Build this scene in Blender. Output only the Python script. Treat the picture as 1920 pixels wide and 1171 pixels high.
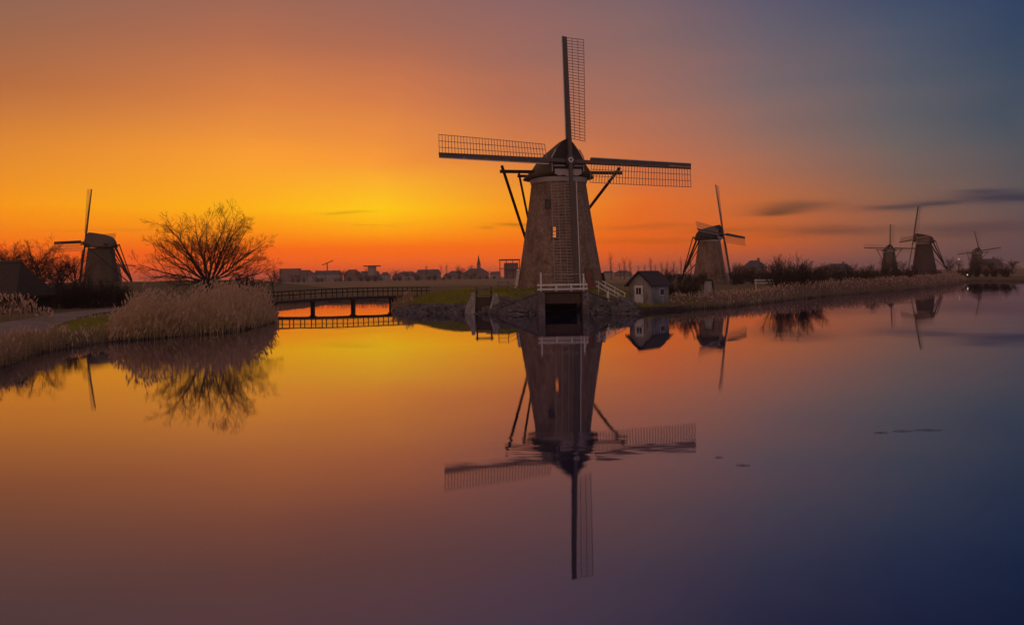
import bpy, math, random
import numpy as np
from mathutils import Vector, Matrix

R = math.radians
PI = math.pi
for o in list(bpy.data.objects):
    bpy.data.objects.remove(o, do_unlink=True)
scene = bpy.context.scene
COL = scene.collection

# ------------------------------------------------------------------ camera
FPX, CX, HY, EYE = 1600.0, 960.0, 517.5, 3.6      # focal length in photo pixels, principal point, eye height
ROLL = R(1.0)
cam_d = bpy.data.cameras.new('camera')
cam = bpy.data.objects.new('camera', cam_d)
COL.objects.link(cam)
cam_d.sensor_width = 36.0
cam_d.lens = 36.0 * FPX / 1920.0
cam_d.shift_x = 0.0
cam_d.shift_y = -(585.5 - HY) / 1920.0
cam_d.clip_start = 0.2
cam_d.clip_end = 20000
cam.matrix_world = (Matrix.Translation((0, 0, EYE)) @ Matrix.Rotation(R(90), 4, 'X') @ Matrix.Rotation(-ROLL, 4, 'Z'))
scene.camera = cam

def P(px, py, Y):
    """photo pixel + distance -> world point"""
    u, v = px - CX, HY - py
    c, s = math.cos(ROLL), math.sin(ROLL)
    return Vector(((u * c + v * s) / FPX * Y, Y, EYE + (-u * s + v * c) / FPX * Y))

def W(px, py, z=0.0):
    """photo pixel on a level surface of height z -> world point"""
    u, v = px - CX, HY - py
    c, s = math.cos(ROLL), math.sin(ROLL)
    return P(px, py, FPX * (z - EYE) / (-u * s + v * c))

# ------------------------------------------------------------------ world: dusk sky
def s2l(c):
    return tuple(((x / 255) / 12.92 if x / 255 <= 0.04045 else ((x / 255 + 0.055) / 1.055) ** 2.4) for x in c)

SUN_AZ, SUN_EL = -9.0, 0.5
world = bpy.data.worlds.new('World')
scene.world = world
world.use_nodes = True
wt = world.node_tree
for n in list(wt.nodes):
    wt.nodes.remove(n)
wl = wt.links

def wmath(op, a, b=None, c=None, clamp=False):
    n = wt.nodes.new('ShaderNodeMath')
    n.operation = op
    n.use_clamp = clamp
    for i, v in enumerate((a, b, c)):
        if v is None:
            continue
        if isinstance(v, (int, float)):
            n.inputs[i].default_value = v
        else:
            wl.new(v, n.inputs[i])
    return n.outputs[0]

tc = wt.nodes.new('ShaderNodeTexCoord')
sep = wt.nodes.new('ShaderNodeSeparateXYZ')
wl.new(tc.outputs['Generated'], sep.inputs[0])
dx, dy, dz = sep.outputs
az = wmath('MULTIPLY', wmath('ARCTAN2', dx, dy), 180 / PI)
el = wmath('MULTIPLY', wmath('ARCSINE', wmath('MAXIMUM', dz, 0.0)), 180 / PI)
# soft large-scale unevenness of the air
wn = wt.nodes.new('ShaderNodeTexNoise')
wn.inputs['Scale'].default_value = 3.0
wn.inputs['Detail'].default_value = 3.0
wmap = wt.nodes.new('ShaderNodeMapping')
wmap.inputs['Scale'].default_value = (1.0, 1.0, 7.0)
wl.new(tc.outputs['Generated'], wmap.inputs[0])
wl.new(wmap.outputs[0], wn.inputs['Vector'])
jit = wmath('SUBTRACT', wn.outputs[0], 0.5)
azj = wmath('ADD', az, wmath('MULTIPLY', jit, 5.0))
elj = wmath('MAXIMUM', wmath('ADD', el, wmath('MULTIPLY', jit, wmath('MINIMUM', wmath('MULTIPLY', el, 0.22), 1.3))), 0.0)
elf = wmath('SQRT', wmath('DIVIDE', elj, 90.0))

ELS = (0.5, 2.0, 4.6, 8.0, 11.5, 15.0, 18.0, 25.0, 60.0, 90.0)
ZEN = (138, 114, 120)
STATIONS = [
    (-180, [(188, 146, 128)] * 2 + [(192, 150, 132)] * 3 + [(188, 148, 134)] * 2 + [(178, 143, 136), (156, 128, 126), ZEN]),  # sky behind the camera, brightened and warmed as added fill light
    (-75, [(170, 105, 80), (175, 110, 78), (172, 112, 80), (158, 108, 86), (145, 102, 90), (138, 100, 94), (132, 98, 98), (122, 97, 104), (124, 104, 113), ZEN]),
    (-31, [(240, 78, 10), (252, 98, 5), (252, 152, 8), (224, 134, 44), (180, 106, 60), (152, 100, 76), (135, 97, 86), (134, 106, 108), (122, 103, 113), ZEN]),
    (-17, [(250, 78, 8), (255, 98, 0), (255, 178, 4), (250, 156, 46), (216, 126, 64), (180, 107, 74), (154, 100, 82), (138, 107, 112), (122, 103, 113), ZEN]),
    (-8.5, [(250, 86, 12), (255, 106, 0), (255, 202, 6), (248, 152, 50), (210, 120, 70), (174, 105, 79), (150, 100, 88), (136, 106, 116), (122, 103, 113), ZEN]),
    (0, [(246, 90, 20), (252, 104, 4), (252, 158, 12), (218, 122, 62), (182, 109, 80), (156, 102, 90), (138, 98, 97), (120, 101, 124), (122, 103, 113), ZEN]),
    (8.5, [(212, 84, 40), (236, 96, 10), (230, 106, 32), (192, 109, 74), (162, 106, 90), (136, 101, 98), (120, 96, 102), (88, 84, 116), (108, 93, 106), ZEN]),
    (16.7, [(158, 80, 66), (206, 92, 32), (186, 102, 58), (148, 104, 90), (122, 101, 102), (100, 92, 105), (86, 84, 106), (54, 58, 102), (104, 92, 106), ZEN]),
    (24.8, [(108, 76, 78), (136, 86, 68), (124, 92, 80), (102, 95, 96), (84, 88, 100), (66, 78, 102), (54, 68, 100), (28, 34, 76), (96, 88, 106), ZEN]),
    (31, [(78, 64, 74), (96, 73, 75), (88, 80, 84), (70, 79, 92), (54, 71, 94), (42, 62, 95), (34, 53, 90), (16, 20, 52), (90, 86, 104), ZEN]),
    (75, [(82, 74, 92), (86, 76, 94), (86, 78, 98), (82, 78, 102), (76, 76, 104), (70, 74, 104), (68, 74, 106), (74, 80, 108), (96, 90, 106), ZEN]),
    (180, [(188, 146, 128)] * 2 + [(192, 150, 132)] * 3 + [(188, 148, 134)] * 2 + [(178, 143, 136), (156, 128, 126), ZEN]),
]

def ramp(cols):
    n = wt.nodes.new('ShaderNodeValToRGB')
    n.color_ramp.interpolation = 'LINEAR'
    e = n.color_ramp.elements
    while len(e) < len(cols):
        e.new(0.5)
    for i, (a, c) in enumerate(zip(ELS, cols)):
        e[i].position = math.sqrt(a / 90)
    for i, (a, c) in enumerate(zip(ELS, cols)):
        e[i].color = (*s2l(c), 1)
    wl.new(elf, n.inputs[0])
    return n.outputs[0]

sky = None
for i, (a, cols) in enumerate(STATIONS):
    r_ = ramp(cols)
    if sky is None:
        sky = r_
    else:
        a0 = STATIONS[i - 1][0]
        mr = wt.nodes.new('ShaderNodeMapRange')
        mr.interpolation_type = 'LINEAR'
        mr.inputs[1].default_value = a0
        mr.inputs[2].default_value = a
        wl.new(azj, mr.inputs[0])
        mx = wt.nodes.new('ShaderNodeMix')
        mx.data_type = 'RGBA'
        wl.new(mr.outputs[0], mx.inputs[0])
        wl.new(sky, mx.inputs[6])
        wl.new(r_, mx.inputs[7])
        sky = mx.outputs[2]

# thin dark cloud streaks low in the sky: (azimuth, elevation, half width, half height, strength)
cn = wt.nodes.new('ShaderNodeTexNoise')
cn.inputs['Scale'].default_value = 9.0
cn.inputs['Detail'].default_value = 5.0
cmap = wt.nodes.new('ShaderNodeMapping')
cmap.inputs['Scale'].default_value = (1.0, 1.0, 9.0)
wl.new(tc.outputs['Generated'], cmap.inputs[0])
wl.new(cmap.outputs[0], cn.inputs['Vector'])
cj = wmath('SUBTRACT', cn.outputs[0], 0.5)
azc = wmath('ADD', az, wmath('MULTIPLY', cj, 3.0))
elc = wmath('ADD', el, wmath('MULTIPLY', cj, .9))
CLOUDS = [(18.6, 4.15, 2.3, .32, .85), (17.4, 3.85, 1.3, .18, .6), (24.2, 3.8, 2.0, .24, .95), (26.6, 3.95, 1.6, .14, .7), (30.2, 4.15, 3.0, .36, 1.0), (29.0, 4.55, 1.6, .12, .6), (36.0, 3.9, 4.0, .4, .9),
          (20.0, 2.5, 3.6, .26, .7), (28.5, 2.3, 4.5, .34, .7), (14.0, 2.75, 2.6, .16, .4), (0.2, 3.45, 1.5, .12, .65), (-2.0, 3.2, 0.7, .10, .5), (-10.8, 4.35, 1.5, .11, .45), (-9.5, 3.6, 2.2, .08, .3),
          (9.5, 3.1, 3.6, .18, .32), (9.5, 2.2, 5.0, .2, .26), (-24, 3.3, 4, .12, .15)]
tot = None
for (ca, ce, wa, he, st) in CLOUDS:
    ua = wmath('MULTIPLY_ADD', azc, 1 / wa, -ca / wa)
    ue = wmath('MULTIPLY_ADD', elc, 1 / he, -ce / he)
    q_ = wmath('MULTIPLY_ADD', ua, ua, wmath('MULTIPLY', ue, ue))
    g = wmath('MULTIPLY', wmath('POWER', .36788, q_), st)
    tot = g if tot is None else wmath('ADD', tot, g)
tot = wmath('MULTIPLY', wmath('MINIMUM', tot, 1.0), wmath('ADD', 0.35, wmath('MULTIPLY', cn.outputs[0], 1.1)), clamp=True)
cm = wt.nodes.new('ShaderNodeMix')
cm.data_type = 'RGBA'
cm.blend_type = 'MULTIPLY'
wl.new(tot, cm.inputs[0])
wl.new(sky, cm.inputs[6])
cm.inputs[7].default_value = (0.30, 0.42, 0.72, 1)
sky = cm.outputs[2]
# the clear-air base of the dusk sky
nish = wt.nodes.new('ShaderNodeTexSky')
nish.sky_type = 'NISHITA'
nish.sun_disc = False
nish.sun_elevation = R(SUN_EL)
nish.sun_rotation = R(SUN_AZ)
bg1 = wt.nodes.new('ShaderNodeBackground')
bg1.inputs[1].default_value = 1.0
wl.new(sky, bg1.inputs[0])
bg2 = wt.nodes.new('ShaderNodeBackground')
bg2.inputs[1].default_value = 0.006
wl.new(nish.outputs[0], bg2.inputs[0])
wadd = wt.nodes.new('ShaderNodeAddShader')
wl.new(bg1.outputs[0], wadd.inputs[0])
wl.new(bg2.outputs[0], wadd.inputs[1])
wout = wt.nodes.new('ShaderNodeOutputWorld')
wl.new(wadd.outputs[0], wout.inputs[0])

world.cycles.sampling_method = 'MANUAL'
world.cycles.sample_map_resolution = 512

# ------------------------------------------------------------------ sun (just above the far houses, behind the mill)
sun_d = bpy.data.lights.new('sun', 'SUN')
sun_d.energy = 0.5
sun_d.angle = R(1.0)
sun_d.color = (1.0, 0.38, 0.11)
sun = bpy.data.objects.new('sun', sun_d)
COL.objects.link(sun)
sd = Vector((math.sin(R(SUN_AZ)) * math.cos(R(SUN_EL)), math.cos(R(SUN_AZ)) * math.cos(R(SUN_EL)), math.sin(R(SUN_EL))))
sun.rotation_euler = sd.to_track_quat('Z', 'Y').to_euler()
sun.location = (0, 0, 60)

vs = scene.view_settings
vs.view_transform = 'Standard'
vs.look = 'None'
vs.exposure = 0.0
vs.gamma = 1.0
vs.use_curve_mapping = False
scene.cycles.max_bounces = 4
scene.cycles.transparent_max_bounces = 8
scene.cycles.use_denoising = True
scene.cycles.sample_clamp_indirect = 4.0

# ------------------------------------------------------------------ materials
def new_mat(name):
    m = bpy.data.materials.new(name)
    m.use_nodes = True
    nt = m.node_tree
    b = nt.nodes['Principled BSDF']
    return m, nt, b

def grain(name, c1, c2, scale=6.0, rough=0.8, bump=0.15, stretch=(1, 1, 1), detail=6.0, contrast=(0.3, 0.7), wave=None, spec=0.3, transl=0.0, c3=None, big=0.35):
    m, nt, b = new_mat(name)
    L = nt.links
    tcn = nt.nodes.new('ShaderNodeTexCoord')
    mp = nt.nodes.new('ShaderNodeMapping')
    mp.inputs['Scale'].default_value = stretch
    L.new(tcn.outputs['Object'], mp.inputs[0])
    nz = nt.nodes.new('ShaderNodeTexNoise')
    nz.inputs['Scale'].default_value = scale
    nz.inputs['Detail'].default_value = detail
    nz.inputs['Roughness'].default_value = 0.65
    L.new(mp.outputs[0], nz.inputs['Vector'])
    rp = nt.nodes.new('ShaderNodeValToRGB')
    rp.color_ramp.elements[0].position, rp.color_ramp.elements[1].position = contrast
    rp.color_ramp.elements[0].color = (*c1, 1)
    rp.color_ramp.elements[1].color = (*c2, 1)
    L.new(nz.outputs[0], rp.inputs[0])
    col = rp.outputs[0]
    if c3 is not None:                       # large weathered patches
        n2 = nt.nodes.new('ShaderNodeTexNoise')
        n2.inputs['Scale'].default_value = big
        n2.inputs['Detail'].default_value = 5.0
        L.new(tcn.outputs['Object'], n2.inputs['Vector'])
        mr = nt.nodes.new('ShaderNodeMapRange')
        mr.inputs[1].default_value, mr.inputs[2].default_value = 0.45, 0.68
        L.new(n2.outputs[0], mr.inputs[0])
        mx = nt.nodes.new('ShaderNodeMix')
        mx.data_type = 'RGBA'
        L.new(mr.outputs[0], mx.inputs[0])
        L.new(col, mx.inputs[6])
        mx.inputs[7].default_value = (*c3, 1)
        col = mx.outputs[2]
    L.new(col, b.inputs['Base Color'])
    b.inputs['Roughness'].default_value = rough
    b.inputs['Specular IOR Level'].default_value = spec
    if bump:
        bp = nt.nodes.new('ShaderNodeBump')
        bp.inputs['Strength'].default_value = bump
        bp.inputs['Distance'].default_value = 0.05
        L.new(nz.outputs[0], bp.inputs['Height'])
        L.new(bp.outputs[0], b.inputs['Normal'])
    if transl:
        tr = nt.nodes.new('ShaderNodeBsdfTranslucent')
        L.new(col, tr.inputs[0])
        ms = nt.nodes.new('ShaderNodeMixShader')
        ms.inputs[0].default_value = transl
        L.new(b.outputs[0], ms.inputs[1])
        L.new(tr.outputs[0], ms.inputs[2])
        L.new(ms.outputs[0], nt.nodes['Material Output'].inputs[0])
    return m

def brick_mat(name, c1, c2, c3, mortar, sx=4.2, sy=15.0):
    """brick courses wrapped round the tower: uses the mesh UV map in metres"""
    m, nt, b = new_mat(name)
    L = nt.links
    uv = nt.nodes.new('ShaderNodeTexCoord')
    bk = nt.nodes.new('ShaderNodeTexBrick')
    bk.inputs['Scale'].default_value = 1.0
    bk.inputs['Brick Width'].default_value = 0.24
    bk.inputs['Row Height'].default_value = 0.075
    bk.inputs['Mortar Size'].default_value = 0.010
    bk.inputs['Color1'].default_value = (*c1, 1)
    bk.inputs['Color2'].default_value = (*c2, 1)
    bk.inputs['Mortar'].default_value = (*mortar, 1)
    L.new(uv.outputs['UV'], bk.inputs['Vector'])
    nz = nt.nodes.new('ShaderNodeTexNoise')
    nz.inputs['Scale'].default_value = 0.9
    nz.inputs['Detail'].default_value = 7.0
    nz.inputs['Roughness'].default_value = 0.7
    mp = nt.nodes.new('ShaderNodeMapping')
    mp.inputs['Scale'].default_value = (1, 1, 0.28)
    L.new(uv.outputs['Object'], mp.inputs[0])
    L.new(mp.outputs[0], nz.inputs['Vector'])
    mr = nt.nodes.new('ShaderNodeMapRange')
    mr.inputs[1].default_value, mr.inputs[2].default_value = 0.40, 0.66
    L.new(nz.outputs[0], mr.inputs[0])
    mx = nt.nodes.new('ShaderNodeMix')
    mx.data_type = 'RGBA'
    L.new(mr.outputs[0], mx.inputs[0])
    L.new(bk.outputs[0], mx.inputs[6])
    mx.inputs[7].default_value = (*c3, 1)
    n2 = nt.nodes.new('ShaderNodeTexNoise')
    n2.inputs['Scale'].default_value = 7.0
    n2.inputs['Detail'].default_value = 4.0
    L.new(uv.outputs['Object'], n2.inputs['Vector'])
    m2 = nt.nodes.new('ShaderNodeMix')
    m2.data_type = 'RGBA'
    m2.blend_type = 'MULTIPLY'
    m2.inputs[0].default_value = 1.0
    L.new(mx.outputs[2], m2.inputs[6])
    n2.inputs['Scale'].default_value = 2.6
    n2.inputs['Detail'].default_value = 8.0
    n2.inputs['Roughness'].default_value = 0.75
    mr2 = nt.nodes.new('ShaderNodeMapRange')
    mr2.inputs[1].default_value, mr2.inputs[2].default_value = 0.32, 0.66
    mr2.inputs[3].default_value, mr2.inputs[4].default_value = 0.38, 0.95
    L.new(n2.outputs[0], mr2.inputs[0])
    L.new(mr2.outputs[0], m2.inputs[7])
    L.new(m2.outputs[2], b.inputs['Base Color'])
    bp = nt.nodes.new('ShaderNodeBump')
    bp.inputs['Strength'].default_value = 0.5
    bp.inputs['Distance'].default_value = 0.02
    L.new(bk.outputs[0], bp.inputs['Height'])
    L.new(bp.outputs[0], b.inputs['Normal'])
    b.inputs['Roughness'].default_value = 0.85
    b.inputs['Specular IOR Level'].default_value = 0.25
    return m

def emit(name, col, strength):
    m, nt, b = new_mat(name)
    b.inputs['Base Color'].default_value = (*col, 1)
    b.inputs['Emission Color'].default_value = (*col, 1)
    b.inputs['Emission Strength'].default_value = strength
    return m

M = {}
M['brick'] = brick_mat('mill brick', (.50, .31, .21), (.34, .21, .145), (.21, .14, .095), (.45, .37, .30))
M['brick_dim_lit'] = brick_mat('dim-lit mill brick', (.17, .105, .085), (.12, .075, .062), (.11, .08, .07), (.16, .13, .12))  # mill brick with the dim light on the far right mills put into its colour
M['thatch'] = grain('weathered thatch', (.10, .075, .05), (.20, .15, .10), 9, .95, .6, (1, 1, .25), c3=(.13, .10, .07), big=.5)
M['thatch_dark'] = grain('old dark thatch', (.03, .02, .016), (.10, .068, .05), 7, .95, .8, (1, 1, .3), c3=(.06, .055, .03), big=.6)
M['thatch_hull'] = grain('thatched mill body', (.10, .072, .05), (.18, .135, .095), 7, .95, .5, (1, 1, .25), c3=(.12, .095, .065), big=.4)
M['white'] = grain('white paint', (.50, .47, .44), (.74, .71, .68), 5, .5, .05, contrast=(.25, .6))
M['dark_wood'] = grain('tarred wood', (.022, .016, .014), (.06, .045, .04), 8, .7, .2, (1, 1, .2))
M['brown_wood'] = grain('brown oak', (.05, .032, .022), (.11, .07, .05), 8, .75, .2, (1, 1, .2))
M['grey_wood'] = grain('weathered grey wood', (.10, .085, .075), (.21, .18, .16), 8, .85, .25, (1, 1, .2))
M['sail_board'] = grain('sail boards', (.08, .06, .052), (.15, .118, .10), 6, .7, .1)
M['lattice'] = grain('sail lattice', (.30, .23, .19), (.42, .34, .29), 6, .8, .05)
M['iron'] = grain('painted iron', (.03, .022, .03), (.06, .05, .06), 10, .5, .05)
M['gable'] = grain('gable boards', (.03, .022, .024), (.07, .05, .055), 10, .7, .2, (3, 3, .3))
M['baard'] = grain('cream board', (.42, .36, .33), (.6, .53, .5), 6, .6, .05)
M['red_door'] = grain('red brown door', (.20, .07, .035), (.30, .11, .06), 6, .6, .1)
M['lit_window'] = emit('lit window', (1.0, .27, .05), 0.5)
M['lamp'] = emit('lit lamp', (1.0, .70, .42), .8)
M['stone'] = grain('basalt revetment', (.06, .052, .055), (.26, .225, .22), 3.5, .85, .7, detail=8, c3=(.09, .085, .07), big=.8)
M['concrete'] = grain('weathered concrete', (.30, .26, .245), (.48, .42, .40), 3, .85, .2, c3=(.22, .19, .17), big=1.2)
M['bark'] = grain('bark', (.035, .024, .017), (.085, .06, .042), 5, .9, .4, (1, 1, .3))
M['twig'] = grain('twigs', (.06, .036, .022), (.12, .075, .045), 3, .85, 0)
M['twig_dark'] = grain('shrub twigs', (.035, .026, .020), (.085, .06, .045), 3, .9, 0)
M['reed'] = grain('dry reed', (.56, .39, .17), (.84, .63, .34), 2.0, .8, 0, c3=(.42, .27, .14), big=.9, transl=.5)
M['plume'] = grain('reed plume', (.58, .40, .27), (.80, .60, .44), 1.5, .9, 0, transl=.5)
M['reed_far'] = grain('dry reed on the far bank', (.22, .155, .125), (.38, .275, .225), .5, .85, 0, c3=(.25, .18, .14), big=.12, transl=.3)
M['grass'] = grain('short grass', (.20, .20, .025), (.40, .36, .06), .5, .8, 0, transl=.3)
M['dry_grass'] = grain('dry grass', (.32, .215, .115), (.54, .38, .21), 1.2, .85, 0, c3=(.27, .21, .09), big=.4, transl=.4)
M['path'] = grain('gravel path', (.17, .125, .10), (.30, .235, .20), 1.3, .9, .3, detail=9, c3=(.15, .12, .08), big=.5)
M['rooftile'] = grain('dark roof felt', (.035, .026, .026), (.08, .06, .058), 8, .8, .3)
M['plank_white'] = grain('white planking', (.20, .18, .165), (.46, .42, .40), 5, .7, .2, (1, 1, .12), c3=(.17, .15, .13), big=1.1)
M['plank_grey'] = grain('grey planking', (.16, .16, .17), (.34, .34, .37), 5, .75, .2, (1, 1, .12), c3=(.14, .14, .14), big=1.1)
M['black'] = grain('tarred black boards', (.012, .010, .010), (.03, .025, .025), 6, .8, .2)
M['glass'] = grain('dark window glass', (.015, .015, .02), (.03, .03, .04), 2, .08, 0, spec=.6)
M['wall_pale'] = grain('pale house wall', (.32, .25, .23), (.46, .38, .35), .4, .85, 0)
M['wall_brick'] = grain('brick house wall', (.20, .12, .10), (.30, .19, .16), .4, .85, 0)
M['roof_red'] = grain('tile roof', (.16, .07, .05), (.25, .12, .09), .4, .85, 0)
M['roof_slate'] = grain('slate roof', (.08, .07, .075), (.14, .12, .125), .4, .8, 0)

# ------------------------------------------------------------------ mesh helpers
class MB:
    def __init__(self):
        self.v, self.f, self.mi = [], [], []
        self.uv = None
    def add(self, vs_, fs, mi=0):
        o = len(self.v)
        self.v += [tuple(p) for p in vs_]
        self.f += [tuple(i + o for i in f) for f in fs]
        self.mi += [mi] * len(fs)
        return self
    def box(self, c, s, rot=None, mi=0, taper=1.0):
        """centre, full size; taper shrinks the top"""
        hx, hy, hz = s[0] / 2, s[1] / 2, s[2] / 2
        vs_ = [Vector((x * (taper if z > 0 else 1), y * (taper if z > 0 else 1), z)) for z in (-hz, hz) for x, y in ((-hx, -hy), (hx, -hy), (hx, hy), (-hx, hy))]
        if rot is not None:
            vs_ = [rot @ p for p in vs_]
        c = Vector(c)
        return self.add([p + c for p in vs_], [(3, 2, 1, 0), (4, 5, 6, 7), (0, 1, 5, 4), (1, 2, 6, 5), (2, 3, 7, 6), (3, 0, 4, 7)], mi)
    def beam(self, a, b, w, h, w2=None, h2=None, up=(0, 0, 1), mi=0):
        a, b = Vector(a), Vector(b)
        d = (b - a).normalized()
        up = Vector(up)
        x = d.cross(up)
        if x.length < 1e-4:
            x = d.cross(Vector((0, 1, 0)))
        x.normalize()
        y = x.cross(d).normalized()
        w2, h2 = w2 or w, h2 or h
        vs_ = []
        for p, ww, hh in ((a, w, h), (b, w2, h2)):
            for sx, sy in ((-1, -1), (1, -1), (1, 1), (-1, 1)):
                vs_.append(p + x * (sx * ww / 2) + y * (sy * hh / 2))
        return self.add(vs_, [(3, 2, 1, 0), (4, 5, 6, 7), (0, 1, 5, 4), (1, 2, 6, 5), (2, 3, 7, 6), (3, 0, 4, 7)], mi)
    def tube(self, pts, rad, n=5, mi=0, cap=True):
        pts = [Vector(p) for p in pts]
        o = len(self.v)
        prev = None
        for i, p in enumerate(pts):
            d = (pts[min(i + 1, len(pts) - 1)] - pts[max(i - 1, 0)])
            d = d.normalized() if d.length > 1e-9 else Vector((0, 0, 1))
            if prev is None:
                x = d.cross(Vector((0.3, 1, 0.2)))
                if x.length < 1e-3:
                    x = d.cross(Vector((1, 0, 0)))
            else:
                x = prev - d * prev.dot(d)
            x.normalize()
            prev = x
            y = d.cross(x)
            r = rad[i]
            for k in range(n):
                a = 2 * PI * k / n
                q = p + x * (math.cos(a) * r) + y * (math.sin(a) * r)
                self.v.append((q.x, q.y, q.z))
        for i in range(len(pts) - 1):
            for k in range(n):
                k2 = (k + 1) % n
                self.f.append((o + i * n + k, o + i * n + k2, o + (i + 1) * n + k2, o + (i + 1) * n + k))
                self.mi.append(mi)
        if cap:
            self.f.append(tuple(o + k for k in reversed(range(n))))
            self.f.append(tuple(o + (len(pts) - 1) * n + k for k in range(n)))
            self.mi += [mi, mi]
        return self
    def mesh(self, name, mats, smooth=False):
        me = bpy.data.meshes.new(name)
        me.from_pydata(self.v, [], self.f)
        for m in (mats if isinstance(mats, (list, tuple)) else [mats]):
            me.materials.append(m)
        if len(set(self.mi)) > 1:
            me.polygons.foreach_set('material_index', self.mi)
        if smooth:
            me.polygons.foreach_set('use_smooth', [True] * len(me.polygons))
        me.update()
        return me
    def obj(self, name, mats, parent=None, smooth=False):
        return link(name, self.mesh(name, mats, smooth), parent)

def link(name, me, parent=None, mw=None):
    o = bpy.data.objects.new(name, me)
    COL.objects.link(o)
    if parent is not None:
        o.parent = parent
    if mw is not None:
        o.matrix_local = mw
    return o

def tag(o, label=None, cat=None, group=None, kind=None):
    for k, v in (('label', label), ('category', cat), ('group', group), ('kind', kind)):
        if v:
            o[k] = v
    return o

def thing(name, label, cat, loc=(0, 0, 0), rz=0.0, group=None):
    o = bpy.data.objects.new(name, None)
    o.empty_display_size = 0.3
    COL.objects.link(o)
    o.location = loc
    o.rotation_euler = (0, 0, rz)
    return tag(o, label, cat, group)

def np_mesh(name, verts, quads, mats, mi=None):
    me = bpy.data.meshes.new(name)
    n, q = len(verts), len(quads)
    me.vertices.add(n)
    me.vertices.foreach_set('co', np.asarray(verts, dtype=np.float32).ravel())
    me.loops.add(q * 4)
    me.loops.foreach_set('vertex_index', np.asarray(quads, dtype=np.int32).ravel())
    me.polygons.add(q)
    me.polygons.foreach_set('loop_start', np.arange(0, q * 4, 4, dtype=np.int32))
    me.polygons.foreach_set('loop_total', np.full(q, 4, dtype=np.int32))
    for m in mats:
        me.materials.append(m)
    if mi is not None:
        me.polygons.foreach_set('material_index', np.asarray(mi, dtype=np.int32))
    me.update(calc_edges=True)
    me.validate()
    return me

# ------------------------------------------------------------------ the land
MILL = P(1050, 540, 95.0)
MX, MY = MILL.x, 95.0
CUL_X = P(1056, 560, 80).x           # middle of the water gate in front of the mill
HUTX = P(1217, 568, 84.6).x
def w2(px, py):
    p = W(px, py)
    return (p.x, p.y)
left_edge = [(-190, 8), (-75, 12)] + [w2(*q) for q in ((-260, 800), (-120, 735), (0, 692), (40, 678), (70, 664), (105, 657), (160, 648), (200, 641), (260, 637), (320, 632), (380, 627), (440, 622), (480, 614), (508, 606))]
lx, ly = left_edge[-1]
chan = [(lx - .2, ly + 3), (lx - 2.2, ly + 9), (-27.3, 92), (-28.8, 100), (-31, 112), (-36, 128), (-39, 141), (-30, 144), (-20, 141), (-12, 137), (-8.5, 128), (-10.5, 117), (-13.2, 108), (-14.0, 102), (-13.6, 96)]
isl = [w2(*q) for q in ((732, 583), (760, 586), (800, 587), (850, 587), (886, 588))]
isl += [(CUL_X - 6.5, 82.0), (CUL_X - 4.2, 79.9), (CUL_X - 1.75, 79.6), (CUL_X - 1.75, 87), (CUL_X + 1.75, 87), (CUL_X + 1.75, 79.6), (CUL_X + 4.0, 79.2)]
isl += [w2(*q) for q in ((1170, 588), (1205, 586), (1250, 583), (1300, 580), (1350, 577), (1400, 572.5), (1450, 567), (1500, 560.5), (1560, 555), (1600, 551.5), (1650, 547.5), (1700, 543.5), (1750, 538.5), (1795, 532.5), (1812, 528), (1835, 526), (1870, 527), (1920, 527.5), (2000, 527))]
far = [(260, 250), (260, 262), (-190, 262)]
POLY = np.array(left_edge + chan + isl + far)

def sdf(x, y):
    """signed distance to the shore, positive on land"""
    x = np.asarray(x, float); y = np.asarray(y, float)
    d2 = np.full(x.shape, 1e18)
    ins = np.zeros(x.shape, bool)
    n = len(POLY)
    for i in range(n):
        x0, y0 = POLY[i]; x1, y1 = POLY[(i + 1) % n]
        ex, ey = x1 - x0, y1 - y0
        if not (x0 < -185 and x1 < -185 or y0 > 261 and y1 > 261):
            t = np.clip(((x - x0) * ex + (y - y0) * ey) / (ex * ex + ey * ey + 1e-12), 0, 1)
            d2 = np.minimum(d2, (x - x0 - t * ex) ** 2 + (y - y0 - t * ey) ** 2)
        c = ((y0 > y) != (y1 > y))
        with np.errstate(divide='ignore', invalid='ignore'):
            xi = x0 + (y - y0) * ex / (ey if abs(ey) > 1e-12 else 1e-12)
        ins ^= c & (x < xi)
    d = np.sqrt(d2)
    return np.where(ins, d, -d)

def sstep(a, b, t):
    t = np.clip((t - a) / (b - a), 0, 1)
    return t * t * (3 - 2 * t)

def wob(x, y):
    return (np.sin(x * .31 + 1.3) * np.cos(y * .27 + .4) * .5 + np.sin(x * .83 + y * .61) * .25 + np.sin(x * 1.9 - y * 1.3 + 2) * .14 + np.cos(x * .11 - y * .07) * .4)

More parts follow.
